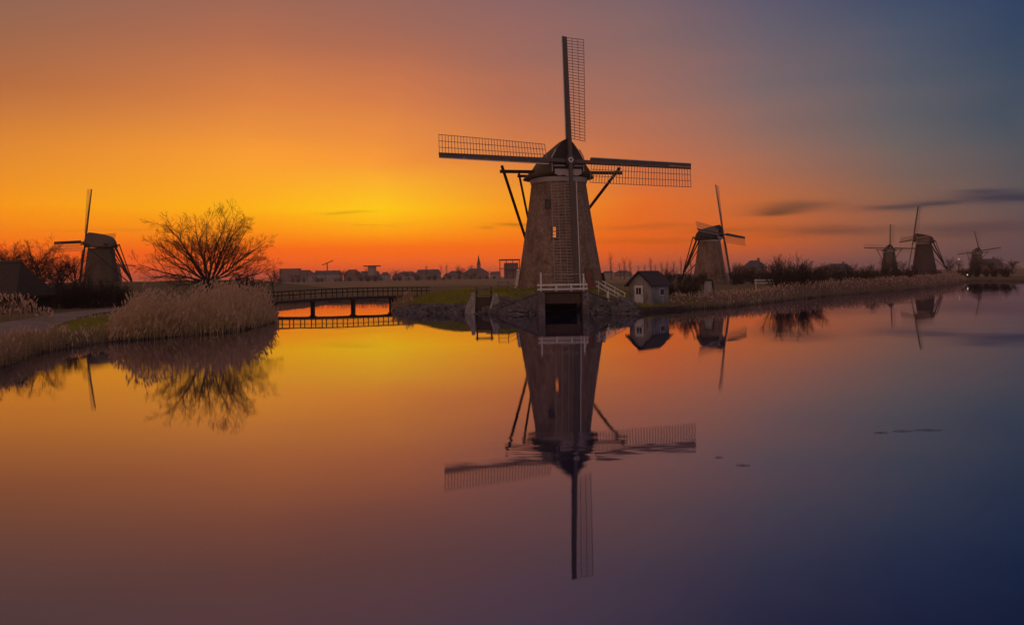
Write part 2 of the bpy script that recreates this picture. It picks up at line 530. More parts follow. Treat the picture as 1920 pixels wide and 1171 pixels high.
def height(x, y, d=None):
    x = np.asarray(x, float); y = np.asarray(y, float)
    if d is None:
        d = sdf(x, y)
    dd = d + wob(x, y) * .28 * sstep(40, 60, y) * (1 - .8 * sstep(82, 76, np.abs(y - 80) * 8 + 70))
    base = np.interp(dd, [-3, -.6, 0, .35, 1.2, 3.5, 8], [-1.6, -.5, -.08, .22, .50, .78, .95])
    base = base + np.where(d > 1.5, wob(x * .6, y * .6) * .10, 0)
    # low dyke behind the pollard willow and the mound of the mill
    t = np.clip((y - 84) / 11.0, 0, 1)
    cx = CUL_X + (MX - CUL_X) * t
    cy = 84 + 11 * t
    dm = np.hypot((x - cx) * np.where(x > cx, 1.42, .66), y - cy)
    mound = 0.95 + 1.12 * (1 - sstep(6.6, 14.5, dm))
    slope = np.interp(d, [0, .25, 3.3, 20], [-.05, .30, 2.07, 2.07])
    slope = np.where(x < CUL_X - 7.5, np.interp(d, [0, .3, 1.2, 5.5, 20], [-.05, .28, .75, 2.05, 2.07]), slope)
    onisl = sstep(-15, -12, x) * (1 - sstep(16, 20, x)) * sstep(70, 74, y) * (1 - sstep(118, 126, y))
    isl_h = np.minimum(mound, slope)
    isl_h = np.minimum(isl_h, .42 + 1.8 * sstep(3.2, 6.0, np.hypot(x - HUTX, y - 84.0)))
    h = base * (1 - onisl) + np.where(d > 0, np.maximum(isl_h, np.minimum(base, .6)), base) * onisl
    dyke = 2.9 * np.exp(-((y - 178 + .12 * x) / 9.0) ** 2) * (1 - sstep(-62, -26, x)) * sstep(-160, -140, x)
    return h + np.where(d > 0, dyke, 0)

gx = np.unique(np.concatenate([np.arange(-190, -52, 3.0), np.arange(-52, 46, .7), np.arange(46, 261, 2.5)]))
gy = np.unique(np.concatenate([np.arange(6, 34, 1.6), np.arange(34, 118, .7), np.arange(118, 263, 2.2)]))
XX, YY = np.meshgrid(gx, gy)
DD = sdf(XX, YY)
ZZ = height(XX, YY, DD)
nx, ny = len(gx), len(gy)
idx = np.arange(nx * ny).reshape(ny, nx)
quads = np.stack([idx[:-1, :-1], idx[:-1, 1:], idx[1:, 1:], idx[1:, :-1]], -1).reshape(-1, 4)
keep = (ZZ.ravel()[quads].max(1) > -1.2)
quads = quads[keep]
gmat, gnt, gb = new_mat('meadow and bank')
def gnode(t):
    return gnt.nodes.new(t)
gl = gnt.links
at = gnode('ShaderNodeAttribute'); at.attribute_name = 'cover'
sp = gnode('ShaderNodeSeparateColor'); gl.new(at.outputs['Color'], sp.inputs[0])
gg = gnode('ShaderNodeNewGeometry')
def gnoise(scale, detail=6):
    n = gnode('ShaderNodeTexNoise'); n.inputs['Scale'].default_value = scale; n.inputs['Detail'].default_value = detail
    n.inputs['Roughness'].default_value = .65
    gl.new(gg.outputs['Position'], n.inputs['Vector'])
    return n.outputs[0]
def gramp(f, c1, c2, p=(.35, .65)):
    r = gnode('ShaderNodeValToRGB'); r.color_ramp.elements[0].color = (*c1, 1); r.color_ramp.elements[1].color = (*c2, 1)
    r.color_ramp.elements[0].position, r.color_ramp.elements[1].position = p
    gl.new(f, r.inputs[0]); return r.outputs[0]
def gmix(f, a, b):
    m = gnode('ShaderNodeMix'); m.data_type = 'RGBA'; gl.new(f, m.inputs[0]); gl.new(a, m.inputs[6]); gl.new(b, m.inputs[7]); return m.outputs[2]
n_a, n_b, n_c = gnoise(.35), gnoise(2.2), gnoise(9, 4)
dry = gmix(n_a, gramp(n_b, (.13, .085, .045), (.25, .165, .09)), gramp(n_b, (.10, .08, .03), (.19, .15, .065)))
green = gramp(n_b, (.16, .16, .022), (.32, .29, .05))
mud = gramp(n_b, (.022, .017, .013), (.055, .042, .032))
stone = gramp(n_c, (.05, .045, .05), (.15, .13, .135), (.4, .6))
c_ = gmix(sp.outputs[0], dry, green)
c_ = gmix(sp.outputs[1], c_, mud)
c_ = gmix(sp.outputs[2], c_, stone)
gl.new(c_, gb.inputs['Base Color'])
gb.inputs['Roughness'].default_value = .92
gb.inputs['Specular IOR Level'].default_value = .15
gbp = gnode('ShaderNodeBump'); gbp.inputs['Strength'].default_value = .7; gbp.inputs['Distance'].default_value = .12
gl.new(n_c, gbp.inputs['Height']); gl.new(gbp.outputs[0], gb.inputs['Normal'])

gme = np_mesh('ground', np.stack([XX, YY, ZZ], -1).reshape(-1, 3), quads, [gmat])
def cover(x, y, d):
    island = sstep(-14.5, -12.5, x) * (1 - sstep(13.5, 18, x)) * sstep(74, 78, y) * (1 - sstep(112, 120, y))
    leftp = np.exp(-((x + 29.5) / 5.5) ** 2 - ((y - 60) / 8.0) ** 2)
    g = np.clip(island * sstep(.8, 1.6, d) + leftp * 1.2 * sstep(1, 2.5, d), 0, 1)
    rb = sstep(14, 20, x) * sstep(80, 84, y) * (1 - sstep(110, 140, y)) * .35
    g = np.clip(g + rb, 0, 1)
    m = np.clip(1 - sstep(.15, 1.1, d + wob(x * 2, y * 2) * .2), 0, 1)
    s = sstep(-7.5, -6.0, x - CUL_X) * (1 - sstep(5.5, 7.5, x - CUL_X)) * (1 - sstep(1.7, 2.4, d)) * sstep(74, 76, y) * (1 - sstep(90, 92, y))
    s2 = sstep(-13.5, -11.5, x) * (1 - sstep(5.5, 7.5, x - CUL_X)) * (1 - sstep(.9, 1.4, d)) * sstep(74, 76, y) * (1 - sstep(92, 94, y))
    return g, m, np.maximum(s, s2)
cg, cm_, cs = cover(XX, YY, DD)
ca = gme.color_attributes.new('cover', 'FLOAT_COLOR', 'POINT')
ca.data.foreach_set('color', np.stack([cg, cm_, cs, np.ones_like(cg)], -1).astype(np.float32).ravel())
gme.polygons.foreach_set('use_smooth', np.ones(len(quads), bool))
tag(link('ground', gme), kind='structure')

# the polder beyond, out to the horizon
mb = MB()
mb.add([(-7000, 258, .86), (7000, 258, .86), (7000, 6000, .86), (-7000, 6000, .86)], [(0, 1, 2, 3)])
mb.add([(-7000, -900, .86), (-186, -900, .86), (-186, 258, .86), (-7000, 258, .86)], [(0, 1, 2, 3)])
mb.add([(255, 252, .86), (7000, 252, .86), (7000, 258, .86), (255, 258, .86)], [(0, 1, 2, 3)])
fmat = grain('polder meadow', (.19, .12, .055), (.30, .20, .095), .02, .95, 0, (1, .3, 1), c3=(.15, .13, .045), big=.006)
tag(mb.obj('field', fmat), kind='structure')

# ------------------------------------------------------------------ water
wm, wnt, wb = new_mat('canal water')
wlk = wnt.links
def wnode(t):
    return wnt.nodes.new(t)
geo = wnode('ShaderNodeNewGeometry')
def wnoise(scale, detail, st):
    mp = wnode('ShaderNodeMapping'); mp.inputs['Scale'].default_value = st
    wlk.new(geo.outputs['Position'], mp.inputs[0])
    n = wnode('ShaderNodeTexNoise'); n.inputs['Scale'].default_value = scale; n.inputs['Detail'].default_value = detail
    n.inputs['Roughness'].default_value = .5
    wlk.new(mp.outputs[0], n.inputs['Vector'])
    return n
def vmath(op, a, b=None):
    n = wnode('ShaderNodeVectorMath'); n.operation = op
    for i, v in enumerate((a, b)):
        if v is None: continue
        if isinstance(v, tuple): n.inputs[i].default_value = v
        else: wlk.new(v, n.inputs[i])
    return n.outputs[0]
def vscale(a, f):
    n = wnode('ShaderNodeVectorMath'); n.operation = 'SCALE'; wlk.new(a, n.inputs[0])
    if isinstance(f, float): n.inputs['Scale'].default_value = f
    else: wlk.new(f, n.inputs['Scale'])
    return n.outputs[0]
def fmath(op, a, b=None):
    n = wnode('ShaderNodeMath'); n.operation = op
    for i, v in enumerate((a, b)):
        if v is None: continue
        if isinstance(v, (int, float)): n.inputs[i].default_value = v
        else: wlk.new(v, n.inputs[i])
    return n.outputs[0]
slow = vmath('SUBTRACT', wnoise(.55, 2, (.6, 1, 1)).outputs['Color'], (.5, .5, .5))
fine = vmath('SUBTRACT', wnoise(2.6, 2, (.45, 1, 1)).outputs['Color'], (.5, .5, .5))
# a breath of wind ruffles a strip of water in front of the mill
spx = wnode('ShaderNodeSeparateXYZ'); wlk.new(geo.outputs['Position'], spx.inputs[0])
wobx = wnoise(.35, 3, (1, 1, 1)).outputs[0]
yy = fmath('ADD', spx.outputs[1], fmath('MULTIPLY', fmath('SUBTRACT', wobx, .5), 3.0))
ruf = fmath('POWER', 2.718, fmath('MULTIPLY', fmath('POWER', fmath('ABSOLUTE', fmath('DIVIDE', fmath('SUBTRACT', yy, 17.6), 1.5)), 2.0), -1.0))
rux = fmath('POWER', 2.718, fmath('MULTIPLY', fmath('POWER', fmath('ABSOLUTE', fmath('DIVIDE', fmath('SUBTRACT', spx.outputs[0], 1.4), 2.6)), 4.0), -1.0))
ruf = fmath('MULTIPLY', fmath('MULTIPLY', ruf, rux), 0.024)
disp = vmath('ADD', vscale(slow, 0.0036), vscale(fine, fmath('ADD', ruf, 0.0022)))
nrm = vmath('NORMALIZE', vmath('ADD', vmath('MULTIPLY', disp, (1, 1, 0)), (0, 0, 1)))
fr_ = wnode('ShaderNodeFresnel'); fr_.inputs['IOR'].default_value = 1.5
wlk.new(nrm, fr_.inputs['Normal'])
gls = wnode('ShaderNodeBsdfGlossy'); gls.distribution = 'BECKMANN'
gls.inputs['Color'].default_value = (.92, .88, 1.0, 1)
wind = fmath('SUBTRACT', wnoise(.05, 4, (.22, 1, 1)).outputs[0], .42)      # faint wind lanes
wlk.new(fmath('ADD', .022, fmath('MULTIPLY', fmath('MAXIMUM', wind, 0.0), .22)), gls.inputs['Roughness'])
wlk.new(nrm, gls.inputs['Normal'])
wmx = wnode('ShaderNodeMixShader')
wlk.new(fmath('POWER', fr_.outputs[0], .62), wmx.inputs[0])
wlk.new(wb.outputs[0], wmx.inputs[1]); wlk.new(gls.outputs[0], wmx.inputs[2])
wlk.new(wmx.outputs[0], wnt.nodes['Material Output'].inputs[0])
wb.inputs['Base Color'].default_value = (.006, .016, .054, 1)
wb.inputs['Roughness'].default_value = 1.0
wb.inputs['Specular IOR Level'].default_value = 0.0
mb = MB()
mb.add([(-900, -900, 0), (900, -900, 0), (900, 300, 0), (-900, 300, 0)], [(0, 1, 2, 3)])
tag(mb.obj('water', wm), kind='structure')

# ------------------------------------------------------------------ windmills
# local frame: z = 0 at the foot of the tower, +t = the way the cap faces (local -Y before turning)
TOWER = [(0.0, 4.88), (.35, 4.81), (2.0, 4.52), (4.0, 4.19), (6.0, 3.87), (8.0, 3.56), (10.0, 3.27), (11.6, 3.05), (12.0, 3.0)]
HUBZ, HUBT, TILT = 13.75, 4.15, R(10.5)

def lathe(prof, n=64, uvscale=True, phase=0.0):
    me = bpy.data.meshes.new('tower')
    vs_, fs, uvs = [], [], []
    for z, r in prof:
        for k in range(n):
            a = 2 * PI * k / n + phase
            vs_.append((r * math.cos(a), r * math.sin(a), z))
    for i in range(len(prof) - 1):
        for k in range(n):
            k2 = (k + 1) % n
            fs.append((i * n + k, i * n + k2, (i + 1) * n + k2, (i + 1) * n + k))
            u0, u1 = k / n * 24, (k + 1) / n * 24
            uvs += [(u0, prof[i][0]), (u1, prof[i][0]), (u1, prof[i + 1][0]), (u0, prof[i + 1][0])]
    fs.append(tuple((len(prof) - 1) * n + k for k in range(n)))
    uvs += [(0, 0)] * n
    me.from_pydata(vs_, [], fs)
    ul = me.uv_layers.new(name='UVMap')
    for i, u in enumerate(uvs):
        ul.data[i].uv = u
    return me

me_tower = lathe(TOWER)
me_tower.materials.append(M['brick'])
me_tower.polygons.foreach_set('use_smooth', [True] * (len(me_tower.polygons) - 1) + [False])
me_tower_dim_lit = me_tower.copy()
me_tower_dim_lit.materials[0] = M['brick_dim_lit']
me_hull = lathe([(0, 5.0), (2.5, 4.55), (6.0, 3.98), (10.0, 3.42), (12.05, 3.15)], 8, phase=PI / 8)
me_hull.materials.append(M['thatch_hull'])
me_ring = lathe([(11.72, 2.98), (11.72, 3.14), (12.22, 3.22), (12.22, 2.9)], 64)
me_ring.materials.append(M['baard'])

def cap_mesh(mat):
    """boat-shaped thatched cap, front at -y"""
    secs = [  # y, half width at the eaves, half width at mid height, ridge z, eaves z
        (-3.25, 1.95, 1.72, 16.25, 12.75), (-3.0, 2.5, 1.9, 16.28, 12.6), (-2.3, 3.25, 2.25, 16.22, 12.38), (-1.2, 3.78, 2.60, 16.05, 12.28), (0.0, 3.92, 2.72, 15.85, 12.25),
        (1.2, 3.80, 2.60, 15.60, 12.25), (2.4, 3.35, 2.30, 15.28, 12.25), (3.3, 2.6, 1.8, 14.85, 12.28), (3.9, 1.5, 1.0, 14.2, 12.4), (4.15, .4, .3, 13.4, 12.8)]
    mb = MB()
    rows = []
    for (y, we, wm_, zr, ze) in secs:
        h = zr - ze
        prof = [(we, ze), (we * .93, ze + .10 * h), (wm_ * 1.08, ze + .30 * h), (wm_ * .90, ze + .50 * h), (wm_ * .60, ze + .74 * h), (wm_ * .27, ze + .93 * h), (0.0, zr)]
        pts = [(-x, y, z) for x, z in prof] + [(x, y, z) for x, z in reversed(prof[:-1])]
        pts += [(we * .86, y * .97, ze - .10), (-we * .86, y * .97, ze - .10)]
        rows.append(pts)
    n = len(rows[0])
    for r_ in rows:
        mb.v += r_
    for i in range(len(rows) - 1):
        for k in range(n):
            k2 = (k + 1) % n
            mb.f.append((i * n + k, i * n + k2, (i + 1) * n + k2, (i + 1) * n + k)); mb.mi.append(0)
    mb.f.append(tuple(reversed(range(n)))); mb.mi.append(0)
    mb.f.append(tuple((len(rows) - 1) * n + k for k in range(n))); mb.mi.append(0)
    return mb.mesh('cap', mat, True)

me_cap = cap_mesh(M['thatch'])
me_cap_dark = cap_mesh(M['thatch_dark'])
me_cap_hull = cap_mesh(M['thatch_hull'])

def gable_meshes():
    y0 = -3.34
    out = {}
    mb = MB()                                      # boarded front of the cap
    outline = [(-1.66, 12.72), (-1.70, 14.2), (-1.25, 15.0), (-.62, 15.85), (0, 16.30), (.62, 15.85), (1.25, 15.0), (1.70, 14.2), (1.66, 12.72)]
    a = [(x, y0, z) for x, z in outline]; b = [(x, y0 + .28, z) for x, z in outline]
    n = len(a)
    mb.add(a + b, [tuple(range(n)), tuple(reversed(range(n, 2 * n)))] + [(i, i + n, (i + 1) % n + n, (i + 1) % n) for i in range(n)])
    out['gable'] = mb.mesh('gable', M['gable'])
    for sgn in (-1, 1):                            # pale edge boards
        mb = MB()
        pts = [(sgn * 1.76, 12.7), (sgn * 1.80, 14.22), (sgn * 1.33, 15.05)]
        for p, q in zip(pts[:-1], pts[1:]):
            mb.beam((p[0], y0 - .05, p[1]), (q[0], y0 - .05, q[1]), .11, .10, up=(0, 1, 0))
        out['edge_board', sgn] = mb.mesh('edge_board', M['baard'])
    mb = MB()                                      # the wavy cream 'beard' under the shaft
    top, bot = [], []
    for k in range(25):
        t = -1 + 2 * k / 24
        top.append((t * 1.5, y0 - .14, 12.95))
        bot.append((t * 1.5, y0 - .14, 12.36 - .17 * (1 - abs(t)) - .07 * math.cos(t * PI * 3)))
    vs_ = top + bot + [(x, y + .09, z) for x, y, z in top + bot]
    fs = []
    for k in range(24):
        fs += [(25 + k, 26 + k, k + 1, k), (50 + k, 51 + k, 76 + k, 75 + k), (k, k + 1, 51 + k, 50 + k), (75 + k, 76 + k, 26 + k, 25 + k)]
    mb.add(vs_, fs)
    out['beard'] = mb.mesh('beard', M['baard'])
    mb = MB()
    mb.box((0, y0 - .12, 13.30), (3.2, .12, .16))
    out['beard_rail'] = mb.mesh('beard_rail', M['baard'])
    mb = MB()                                      # star on the shaft end
    pts = []
    for k in range(16):
        r_ = .36 if k % 2 == 0 else .22
        pts.append((r_ * math.cos(k * PI / 8), r_ * math.sin(k * PI / 8)))
    vs_ = [(x, -.02, z) for x, z in pts] + [(x, .05, z) for x, z in pts]
    mb.add(vs_, [tuple(reversed(range(16))), tuple(range(16, 32))] + [(i, (i + 1) % 16, (i + 1) % 16 + 16, i + 16) for i in range(16)])
    out['star'] = mb.mesh('shaft_star', M['white'])
    mb = MB()
    mb.tube([(0, -.05, 0), (0, .03, 0)], [.13, .13], 10)
    out['boss'] = mb.mesh('shaft_boss', M['iron'])
    mb = MB()
    mb.tube([(0, -.05, 0), (0, .4, 0), (0, 2.4, 0)], [.42, .48, .36], 12)
    mb.box((0, .05, 0), (.95, .62, .95))
    out['shaft'] = mb.mesh('windshaft', M['iron'])
    return out
G = gable_meshes()

SAILR = 14.1
def sail_meshes():
    """one sail along +z from the hub; seen from the front (-y) the lattice is to the right (+x)"""
    o = {}
    mb = MB()
    mb.beam((0, 0, .2), (0, .0, SAILR), .40, .36, .22, .18, up=(0, 1, 0))
    o['stock'] = mb.mesh('sail', M['sail_board'])
    mb = MB()                                     # leading-edge wind boards, in lengths
    seg = [(2.3, 4.58), (4.6, 6.88), (6.9, 9.18), (9.2, 11.48), (11.5, SAILR)]
    boards = []
    for a, b in seg:
        q = MB()
        q.add([(-.46, -.16, a), (-.16, -.10, a), (-.16, -.07, a), (-.46, -.13, a), (-.46, -.16, b), (-.13, -.10, b), (-.13, -.07, b), (-.46, -.13, b)],
              [(3, 2, 1, 0), (4, 5, 6, 7), (0, 1, 5, 4), (1, 2, 6, 5), (2, 3, 7, 6), (3, 0, 4, 7)])
        boards.append(q.mesh('wind_board', M['sail_board']))
    o['boards'] = boards
    mb.box((-.50, -.175, (2.4 + SAILR) / 2), (.075, .05, SAILR - 2.4))
    o['edge'] = mb.mesh('edge_strip', M['white'])
    o['bar'] = MB().box((1.05, 0, 0), (2.25, .05, .055)).mesh('lattice_bar', M['lattice'])
    return o
S = sail_meshes()
NBAR = 36
def twist(r):
    return R(20 - 17 * (r - 2.4) / (SAILR - 2.4))
def lath(x):
    """thin lath running the length of a sail through the bars at offset x"""
    mb = MB()
    for k in range(8):
        r0 = 2.5 + (SAILR - 2.55) * k / 8; r1 = 2.5 + (SAILR - 2.55) * (k + 1) / 8
        a, b = twist(r0), twist(r1)
        mb.beam((x * math.cos(a), x * math.sin(a) + .03, r0), (x * math.cos(b), x * math.sin(b) + .03, r1), .055, .04, up=(0, 1, 0))
    return mb.mesh('lath', M['lattice'])
LATHS = [lath(x) for x in (.72, 1.42, 2.12)]
def lattice_whole(n, w):
    mb = MB()
    for k in range(n):
        r_ = 2.5 + (SAILR - 2.6) * k / (n - 1)
        a = twist(r_)
        mb.beam((0, 0, r_), (2.15 * math.cos(a), 2.15 * math.sin(a), r_), w, w)
    for x in (.72, 1.42, 2.12):
        a, b = twist(2.5), twist(SAILR)
        mb.beam((x * math.cos(a), x * math.sin(a), 2.5), (x * math.cos(b), x * math.sin(b), SAILR), w, w)
    return mb.mesh('lattice', M['lattice'])
LAT_FAR = lattice_whole(24, .06)

def windmill(label, loc, yaw, rho, near=False, kind='brick', rng=random.Random(1), lower=0.0):
    """yaw: degrees the cap is turned from facing the camera towards the right"""
    root = thing('windmill', label, 'windmill', loc, 0, 'windmills of the polder')
    Rz = Matrix.Rotation(R(yaw), 4, 'Z')
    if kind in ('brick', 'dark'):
        tw = link('tower', me_tower if kind == 'brick' else me_tower_dim_lit, root)
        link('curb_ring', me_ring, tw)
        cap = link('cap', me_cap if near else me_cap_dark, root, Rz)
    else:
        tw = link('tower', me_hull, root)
        cap = link('cap', me_cap_hull, root, Rz)
    link('gable', G['gable'], cap)
    link('edge_board', G['edge_board', -1], cap)
    link('edge_board', G['edge_board', 1], cap)
    link('beard', G['beard'], cap)
    link('beard_rail', G['beard_rail'], cap)
    Hub = Rz @ Matrix.Translation((0, -HUBT, HUBZ)) @ Matrix.Rotation(-TILT, 4, 'X')
    sh = link('windshaft', G['shaft'], root, Hub)
    if kind != 'thatch':
        link('shaft_star', G['star'], sh, Matrix.Translation((0, -.28, 0)))
        link('shaft_boss', G['boss'], sh, Matrix.Translation((0, -.31, 0)))
    for k in range(4):
        m = Hub @ Matrix.Translation((0, -.10 if k % 2 == 0 else .22, 0)) @ Matrix.Rotation(R(rho + 90 * k), 4, 'Y')
        sl = link('sail', S['stock'], root, m)
        for b in S['boards']:
            link('wind_board', b, sl)
        link('edge_strip', S['edge'], sl)
        if near:
            for j in range(NBAR):
                r_ = 2.5 + (SAILR - 2.56) * j / (NBAR - 1)
                link('lattice_bar', S['bar'], sl, Matrix.Translation((0, .03, r_)) @ Matrix.Rotation(twist(r_), 4, 'Z') @ Matrix.Rotation(R(rng.uniform(-.5, .5)), 4, 'Y'))
            for l_ in LATHS:
                link('lath', l_, sl)
        else:
            link('lattice', LAT_FAR, sl)
    # winding tail behind the cap
    zb, tb = 12.85, -1.3
    bm = MB().beam((-7.0, tb, zb), (7.0, tb, zb), .30, .34)
    link('long_beam', bm.mesh('long_beam', M['dark_wood']), root, Rz)
    zs, ts = 12.9, 3.0
    bm = MB().beam((-3.9, ts, zs), (3.9, ts, zs), .26, .30)
    link('short_beam', bm.mesh('short_beam', M['dark_wood']), root, Rz)
    foot = (0, 8.9, 1.5)
    bm = MB().beam((0, 3.6, 13.1), foot, .34, .42)
    link('tail_pole', bm.mesh('tail_pole', M['dark_wood']), root, Rz)
    for sgn in (-1, 1):
        a = Vector((sgn * 6.8, tb, zb + .6)); f = Vector((sgn * .25, 8.6, 2.0))
        link('strut', MB().beam(a, f, .24, .24).mesh('strut', M['dark_wood']), root, Rz)
        a = Vector((sgn * 3.75, ts, zs + .3)); f = Vector((sgn * .3, 8.2, 3.3))
        link('strut', MB().beam(a, f, .20, .20).mesh('strut', M['dark_wood']), root, Rz)
    wq = MB()
    for k in range(12):
        a = 2 * PI * k / 12
        wq.beam((.0, 9.2, 1.5), (math.cos(a) * .8, 9.2, 1.5 + math.sin(a) * .8), .07, .07)
    wq.tube([(math.cos(a) * .62, 9.2, 1.5 + math.sin(a) * .62) for a in np.linspace(0, 2 * PI, 17)], [.05] * 17, 4)
    link('winding_wheel', wq.mesh('winding_wheel', M['brown_wood']), root, Rz)
    return root, tw

def wall_frame(ang, z):
    """matrix on the tower wall: ang from the camera side towards the right; x = right, z = up the wall, -y = outwards"""
    r_ = np.interp(z, [t[0] for t in TOWER], [t[1] for t in TOWER])
    lean = math.atan((4.88 - 3.0) / 12)
    return Matrix.Rotation(ang, 4, 'Z') @ Matrix.Translation((0, -r_, z)) @ Matrix.Rotation(-lean, 4, 'X')

def wall_window(root, ang, z, w, h, glass, name='window', frame=M['baard']):
    mw = wall_frame(ang, z)
    fr = MB()
    for sgn in (-1, 1):
        fr.box((sgn * (w / 2 + .05), -.01, 0), (.10, .16, h + .2))
        fr.box((0, -.012, sgn * (h / 2 + .05)), (w, .16, .10))
    fr.box((0, -.03, h * .12), (w, .05, .05))
    o = link(name, fr.mesh('window', frame), root, mw)
    link('pane', MB().box((0, .0, 0), (w, .08, h)).mesh('pane', glass), o)
    link('sill', MB().box((0, -.06, -h / 2 - .14), (w + .34, .26, .08)).mesh('sill', M['grey_wood']), o)
    return o

def wall_door(root, ang, z, w, h, mat, frame=M['white'], out=0.0):
    mw = wall_frame(ang, z + h / 2) @ Matrix.Translation((0, -out, 0))
    fr = MB()
    for sgn in (-1, 1):
        fr.box((sgn * (w / 2 + .045), -.02, 0), (.09, .26, h + .12))
    fr.box((0, -.025, h / 2 + .05), (w, .26, .10))
    o = link('door', fr.mesh('door', frame), root, mw)
    lf = MB()
    nb = max(3, int(w / .22))
    for k in range(nb):
        link('plank', MB().box((-w / 2 + w * (k + .5) / nb, -.03, 0), (w / nb - .015, .12, h)).mesh('plank', mat), o)
    link('handle', MB().box((w * .32, -.13, 0), (.05, .08, .2)).mesh('handle', M['iron']), o)
    return o

main, main_tower = windmill('large brick windmill with sails upright in a cross beside the water', (MX + .05, MY, 2.05), 14.5, 2.3, near=True)
face = -math.atan2(MX, MY)                     # the wall point that looks straight at the camera
def ang_at(px, py, r_):
    return math.asin(max(-1, min(1, (px - 1050) / 16.84 / r_))) + face * -1 * -1
wall_window(main, ang_at(1041, 440, 3.75), 6.15, .38, 1.15, M['lit_window'], frame=M['brown_wood'])
wall_window(main, ang_at(1030, 392, 3.4), 9.3, .45, .7, M['glass'], frame=M['brown_wood'])
wall_door(main, ang_at(1099, 500, 4.4), .12, .85, 2.0, M['red_door'], frame=M['grey_wood'])
wall_door(main, R(-86), .05, 1.1, 2.1, M['brown_wood'], out=.12)
wall_door(main, R(82), .45, .9, 1.2, M['black'], frame=M['dark_wood'], out=.10)
# masonry plinth
link('plinth', (lambda m: (m.materials.append(M['stone']), m)[1])(lathe([(-.6, 4.94), (.22, 4.94), (.26, 4.80)], 64)), main)

def far_mill(label, px_c, Y, yaw, rho, kind='brick', zg=.9, dx=0.0, sc=1.0):
    p = P(px_c, 515, Y)
    yaw = yaw - math.degrees(math.atan2(p.x, Y))      # yaw is given against the line of sight
    o, t = windmill(label, (p.x + dx, Y, zg), yaw, rho, False, kind)
    o.scale = (sc, sc, sc)
    return o, t
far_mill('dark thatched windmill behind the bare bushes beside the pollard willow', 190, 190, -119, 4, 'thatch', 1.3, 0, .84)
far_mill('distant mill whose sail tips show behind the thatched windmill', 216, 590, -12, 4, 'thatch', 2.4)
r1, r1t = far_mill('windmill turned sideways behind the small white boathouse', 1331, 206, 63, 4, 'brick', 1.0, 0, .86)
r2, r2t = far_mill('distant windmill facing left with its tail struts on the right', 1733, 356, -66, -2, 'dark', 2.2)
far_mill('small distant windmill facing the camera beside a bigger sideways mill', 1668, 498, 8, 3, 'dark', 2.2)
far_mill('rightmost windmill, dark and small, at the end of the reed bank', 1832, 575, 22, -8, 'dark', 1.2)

def gz(x, y):
    return float(height(np.array([x]), np.array([y]))[0])

# ------------------------------------------------------------------ water gate and platform in front of the mill
gate = thing('water_gate', 'dark brick water gate with plank weir under the mill platform', 'water gate', (CUL_X, 79.5, 0))
for sgn in (-1, 1):
    link('pier', MB().box((sgn * 2.05, 1.3, .53), (.6, 3.4, 3.0)).mesh('pier', M['stone']), gate)
    wing = MB()
    a, b = Vector((sgn * 2.35, .1, 0)), Vector((sgn * 6.2, 1.9, 0))
    vs_ = []
    for p, zt in ((a, 1.98), (b, .45)):
        for dyy in (0, .45):
            vs_ += [(p.x, p.y + dyy, -.8), (p.x, p.y + dyy, zt)]
    wing.add(vs_, [(0, 4, 5, 1), (2, 3, 7, 6), (1, 5, 7, 3), (0, 2, 6, 4), (4, 6, 7, 5), (0, 1, 3, 2)])
    link('wing_wall', wing.mesh('wing_wall', M['stone']), gate)
    cp = MB().beam((a.x, a.y + .2, 2.02), (b.x, b.y + .2, .49), .56, .09)
    link('coping', cp.mesh('coping', M['stone']), gate)
for k in range(5):
    link('weir_plank', MB().box((0, .18 + .01 * (k % 2), 1.06 + k * .19), (3.48, .10, .175)).mesh('weir_plank', M['brown_wood']), gate)
link('lintel', MB().box((0, .3, 2.045), (4.7, .7, .10)).mesh('lintel', M['brown_wood']), gate)
link('back_wall', MB().box((0, 7.6, .6), (3.6, .3, 2.9)).mesh('back_wall', M['black']), gate)
link('platform', MB().box((0, 4.2, 1.98), (5.0, 7.1, .16)).mesh('platform', M['brown_wood']), gate)

rail = thing('platform_railing', 'white wooden railing on the platform before the big mill', 'railing', (CUL_X, 80.2, 2.09))
for x, h in ((-2.05, 1.80), (-.62, .72), (.78, .72), (1.95, 1.65)):
    link('post', MB().box((x, 0, h / 2), (.14 if h > 1 else .16, .13, h)).mesh('post', M['white']), rail)
link('top_rail', MB().box((-.05, .01, 1.62), (3.86, .06, .07)).mesh('top_rail', M['plank_white']), rail)
for z_ in (.62, .22):
    link('plank', MB().box((-.05, -.10, z_), (4.7, .05, .17)).mesh('plank', M['white']), rail)
link('diagonal_brace', MB().beam((1.95, .06, 1.45), (2.35, .06, .1), .07, .06).mesh('diagonal_brace', M['white']), rail)

